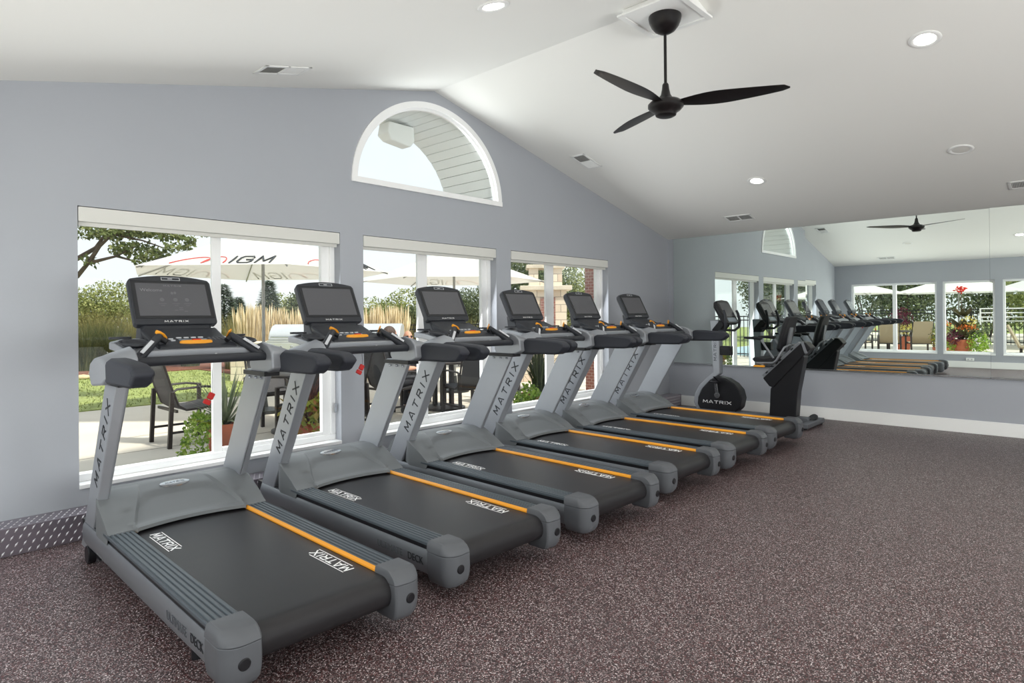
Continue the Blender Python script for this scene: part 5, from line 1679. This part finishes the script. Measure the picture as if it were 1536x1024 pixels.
# ---------------------------------------------------------------- people at the second table
def person(label, c, rz, skin, hair, bald, glasses, lean=0.0):
    """seated, facing +x in its own frame"""
    t = thing('person', label, 'person', (c[0], c[1], G), rz)
    body = MB()
    def chain(pts, rad, seg=12):
        body.tube(pts, rad, seg)
    chain([(0.0, 0, 0.46), (-0.02, 0, 0.58), (-0.04 + lean * .3, 0, 0.74), (-0.03 + lean * .6, 0, 0.90), (-0.02 + lean * .8, 0, 0.98), (0.0 + lean, 0, 1.05)], [0.15, 0.155, 0.16, 0.16, 0.10, 0.058], 16)
    hx = 0.03 + lean * 1.05
    body.ell((hx, 0, 1.17), (0.098, 0.078, 0.118), 18, 12)
    body.ell((hx + 0.035, 0, 1.115), (0.06, 0.055, 0.06), 12, 8)
    body.tube([(hx + 0.088, 0, 1.185), (hx + 0.118, 0, 1.145), (hx + 0.09, 0, 1.135)], [0.010, 0.016, 0.012], 8)
    for s in (-1, 1):
        body.ell((hx - 0.005, s * 0.080, 1.165), (0.022, 0.012, 0.034), 10, 6)
        sh = (lean * .75 - 0.02, s * 0.185, 0.945)
        el = (0.09 + lean * .5, s * 0.235, 0.70)
        wr = (0.33 + lean * .3, s * 0.20, 0.685)
        chain([(lean * .75 - 0.02, s * 0.10, 0.955), sh, el], [0.07, 0.06, 0.045])
        chain([el, (0.2 + lean * .4, s * 0.22, 0.688), wr], [0.045, 0.042, 0.03])
        # hand: palm and five fingers
        body.ell((wr[0] + 0.045, wr[1], wr[2]), (0.05, 0.042, 0.018), 10, 6)
        for f_, (dy, ln) in enumerate(((-0.032, 0.062), (-0.011, 0.075), (0.011, 0.072), (0.031, 0.055))):
            body.tube([(wr[0] + 0.08, wr[1] + dy, wr[2]), (wr[0] + 0.08 + ln * 0.6, wr[1] + dy, wr[2] + 0.002), (wr[0] + 0.08 + ln, wr[1] + dy, wr[2] - 0.016)], [0.010, 0.009, 0.007], 6)
        body.tube([(wr[0] + 0.03, wr[1] - s * 0.03, wr[2]), (wr[0] + 0.06, wr[1] - s * 0.062, wr[2] + 0.004), (wr[0] + 0.09, wr[1] - s * 0.068, wr[2])], [0.012, 0.010, 0.008], 6)
        hip = (0.02, s * 0.095, 0.50)
        kn = (0.46, s * 0.13, 0.50)
        an = (0.42, s * 0.13, 0.09)
        chain([hip, (0.24, s * 0.115, 0.51), kn], [0.095, 0.085, 0.06])
        chain([kn, (0.45, s * 0.13, 0.32), an], [0.06, 0.055, 0.036])
        body.tube([(0.36, s * 0.13, 0.045), (0.46, s * 0.135, 0.045), (0.58, s * 0.14, 0.03)], [0.036, 0.04, 0.026], 10)
    b = body.build('body', skin, t, smooth=60)
    m = b.modifiers.new('r', 'REMESH'); m.mode = 'VOXEL'; m.voxel_size = 0.009; m.use_smooth_shade = True
    m2 = b.modifiers.new('s', 'SMOOTH'); m2.factor = 0.5; m2.iterations = 4
    # shirt with short sleeves
    sh_ = MB()
    sh_.tube([(0.0, 0, 0.47), (-0.02, 0, 0.58), (-0.04 + lean * .3, 0, 0.74), (-0.03 + lean * .6, 0, 0.90), (-0.02 + lean * .8, 0, 0.985), (0.0 + lean * .9, 0, 1.015)], [0.162, 0.168, 0.173, 0.173, 0.115, 0.075], 20)
    for s in (-1, 1):
        sh_.tube([(lean * .75 - 0.02, s * 0.08, 0.955), (lean * .75 - 0.02, s * 0.19, 0.945), (0.045 + lean * .6, s * 0.215, 0.81)], [0.083, 0.074, 0.066], 14)
    so_ = sh_.build('shirt', M['cloth'], t, smooth=60)
    m = so_.modifiers.new('r', 'REMESH'); m.mode = 'VOXEL'; m.voxel_size = 0.012; m.use_smooth_shade = True
    tr_ = MB()
    for s in (-1, 1):
        tr_.tube([(0.0, s * 0.09, 0.50), (0.24, s * 0.115, 0.51), (0.46, s * 0.13, 0.50), (0.45, s * 0.13, 0.32), (0.42, s * 0.13, 0.12)], [0.108, 0.098, 0.078, 0.068, 0.06], 14)
    tro = tr_.build('trousers', M['denim'], t, smooth=60)
    m = tro.modifiers.new('r', 'REMESH'); m.mode = 'VOXEL'; m.voxel_size = 0.012; m.use_smooth_shade = True
    shoe = MB()
    for s in (-1, 1):
        shoe.tube([(0.35, s * 0.13, 0.045), (0.46, s * 0.135, 0.05), (0.58, s * 0.14, 0.035), (0.61, s * 0.14, 0.03)], [0.045, 0.05, 0.038, 0.02], 12)
    shoe.build('shoes', M['black'], t, smooth=60)
    if not bald:
        hm_ = MB()
        hm_.ell((hx - 0.018, 0, 1.195), (0.10, 0.088, 0.105), 18, 12)
        hm_.ell((hx - 0.055, 0, 1.15), (0.062, 0.078, 0.085), 14, 10)
        hm_.build('hair', hair, t, smooth=60)
    if glasses:
        gm_ = MB()
        for s in (-1, 1):
            gm_.loft([[(hx + 0.092 - 0.012 * abs(math.cos(a)) + dx, s * 0.034 + 0.026 * math.cos(a), 1.185 + 0.019 * math.sin(a)) for a in [2 * PI * i / 16 for i in range(16)]] for dx in (0.0, 0.01)])
            gm_.bar((hx + 0.085, s * 0.06, 1.19), (hx - 0.005, s * 0.082, 1.185), 0.006, 0.012)
        gm_.bar((hx + 0.1, -0.012, 1.19), (hx + 0.1, 0.012, 1.19), 0.005, 0.006)
        gm_.build('sunglasses', M['black'], t, smooth=40)
    return t
pa = person('bald person in sunglasses and black shirt, seated at the far side of the patio table', (-1.98, 3.72), -PI / 2 - 0.35, M['skin'], M['hairbrown'], True, True)
pa.scale = (0.93, 0.93, 0.93)
person('person with short brown hair and black clothes, seen from behind in a patio chair', (-3.09, 2.76), -0.05, M['skin'], M['hairbrown'], False, False, 0.03)
# ================================================================ light, world, camera
W_ = bpy.data.worlds.new('sky')
S.world = W_
W_.use_nodes = True
nt = W_.node_tree
bg = nt.nodes['Background']
tc = nt.nodes.new('ShaderNodeTexCoord')
sp_ = nt.nodes.new('ShaderNodeSeparateXYZ')
nt.links.new(tc.outputs['Generated'], sp_.inputs[0])
rp = nt.nodes.new('ShaderNodeValToRGB')
rp.color_ramp.elements[0].position = 0.0
rp.color_ramp.elements[0].color = (0.90, 0.94, 0.96, 1)
rp.color_ramp.elements[1].position = 0.5
rp.color_ramp.elements[1].color = (0.78, 0.88, 0.97, 1)
nt.links.new(sp_.outputs['Z'], rp.inputs['Fac'])
nz = nt.nodes.new('ShaderNodeTexNoise')
nz.inputs['Scale'].default_value = 3.0
nz.inputs['Detail'].default_value = 5
nt.links.new(tc.outputs['Generated'], nz.inputs['Vector'])
rc_ = nt.nodes.new('ShaderNodeValToRGB')
rc_.color_ramp.elements[0].position = 0.42
rc_.color_ramp.elements[0].color = (0, 0, 0, 1)
rc_.color_ramp.elements[1].position = 0.66
rc_.color_ramp.elements[1].color = (0.8, 0.8, 0.8, 1)
nt.links.new(nz.outputs['Fac'], rc_.inputs['Fac'])
mxc = nt.nodes.new('ShaderNodeMixRGB')
mxc.inputs[2].default_value = (0.97, 0.98, 1.0, 1)
nt.links.new(rc_.outputs['Color'], mxc.inputs[0])
nt.links.new(rp.outputs['Color'], mxc.inputs[1])
nt.links.new(mxc.outputs[0], bg.inputs['Color'])
bg.inputs['Strength'].default_value = SKY

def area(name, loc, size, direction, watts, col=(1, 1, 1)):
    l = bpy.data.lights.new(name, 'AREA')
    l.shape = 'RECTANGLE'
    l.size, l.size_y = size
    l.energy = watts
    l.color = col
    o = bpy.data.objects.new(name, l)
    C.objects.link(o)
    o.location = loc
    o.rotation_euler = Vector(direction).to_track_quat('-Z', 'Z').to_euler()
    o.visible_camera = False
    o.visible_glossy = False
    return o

# daylight coming in through the window wall and end wall windows
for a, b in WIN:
    area('window_area_light', ((a + b) / 2, 0.17, (ZB + ZT) / 2), (b - a - 0.1, ZT - ZB - 0.2), (0, -1, -0.3), DAY_BACK * (b - a), (0.95, 0.98, 1.0))
area('window_area_light', (AX, 0.10, AZ0 + 0.36), (1.45, 0.6), (0, -1, -0.12), DAY_ARCH, (0.95, 0.98, 1.0))
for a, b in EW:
    area('window_area_light', (-L - 0.16, (a + b) / 2, 1.13), (b - a - 0.1, 1.5), (1, 0, -0.05), DAY_END * (b - a), (1.0, 0.99, 0.97))

for (a, b), kf in zip(FILL_WIN, (1.55, 0.42)):  # added fill lamps at the unseen openings, brightening mirror wall and right ceiling
    area('window_area_light', ((a + b) / 2, -DEP - 0.16, 1.2), (b - a - 0.1, 1.6), (0, 1, 0.0), FILL_FRONT * kf * (b - a), (1.0, 0.99, 0.98))

for p, n in LAMPS:
    l = bpy.data.lights.new('downlight_lamp', 'SPOT')
    l.energy = LAMP
    l.spot_size = math.radians(150)
    l.spot_blend = 0.9
    l.shadow_soft_size = 0.06
    l.color = (1.0, 0.95, 0.88)
    o = bpy.data.objects.new('downlight_lamp', l)
    C.objects.link(o)
    o.location = p
    o.rotation_euler = n.to_track_quat('-Z', 'Y').to_euler()
    o.visible_glossy = False

sn = bpy.data.lights.new('sun', 'SUN')
sn.energy = SUN
sn.angle = math.radians(4)
sn.color = (1.0, 0.96, 0.88)
so2 = bpy.data.objects.new('sun', sn)
C.objects.link(so2)
so2.rotation_euler = Vector((-0.18, 0.82, -1)).to_track_quat('-Z', 'Y').to_euler()

cam = bpy.data.cameras.new('camera')
cam.sensor_width = 36
cam.lens = 945.1113 / 1536 * 36
cam.shift_y = -(512 - 471.4755) / 1536
cam.clip_start = 0.02
cam.clip_end = 300
co = bpy.data.objects.new('camera', cam)
C.objects.link(co)
yaw, pitch, roll = 0.7484, 0.0026, -0.0086
fw = Vector((math.cos(yaw) * math.cos(pitch), math.sin(yaw) * math.cos(pitch), math.sin(pitch)))
rt = Vector((math.sin(yaw), -math.cos(yaw), 0))
up = rt.cross(fw)
r2 = rt * math.cos(roll) + up * math.sin(roll)
u2 = -rt * math.sin(roll) + up * math.cos(roll)
mw = Matrix((r2, u2, -fw)).transposed().to_4x4()
mw.translation = Vector((-8.4623, -4.6748, 1.3242))
co.matrix_world = mw
S.camera = co

vs = S.view_settings
S.display_settings.display_device = 'sRGB'
vs.view_transform = 'Standard'
vs.look = 'None'
vs.exposure = 0.0
vs.gamma = 1.0
vs.use_curve_mapping = False
S.cycles.use_denoising = True
S.cycles.max_bounces = 10
S.cycles.diffuse_bounces = 5
S.cycles.glossy_bounces = 5
S.cycles.transparent_max_bounces = 24
S.cycles.sample_clamp_indirect = 8.0
S.cycles.caustics_reflective = False
S.cycles.caustics_refractive = False
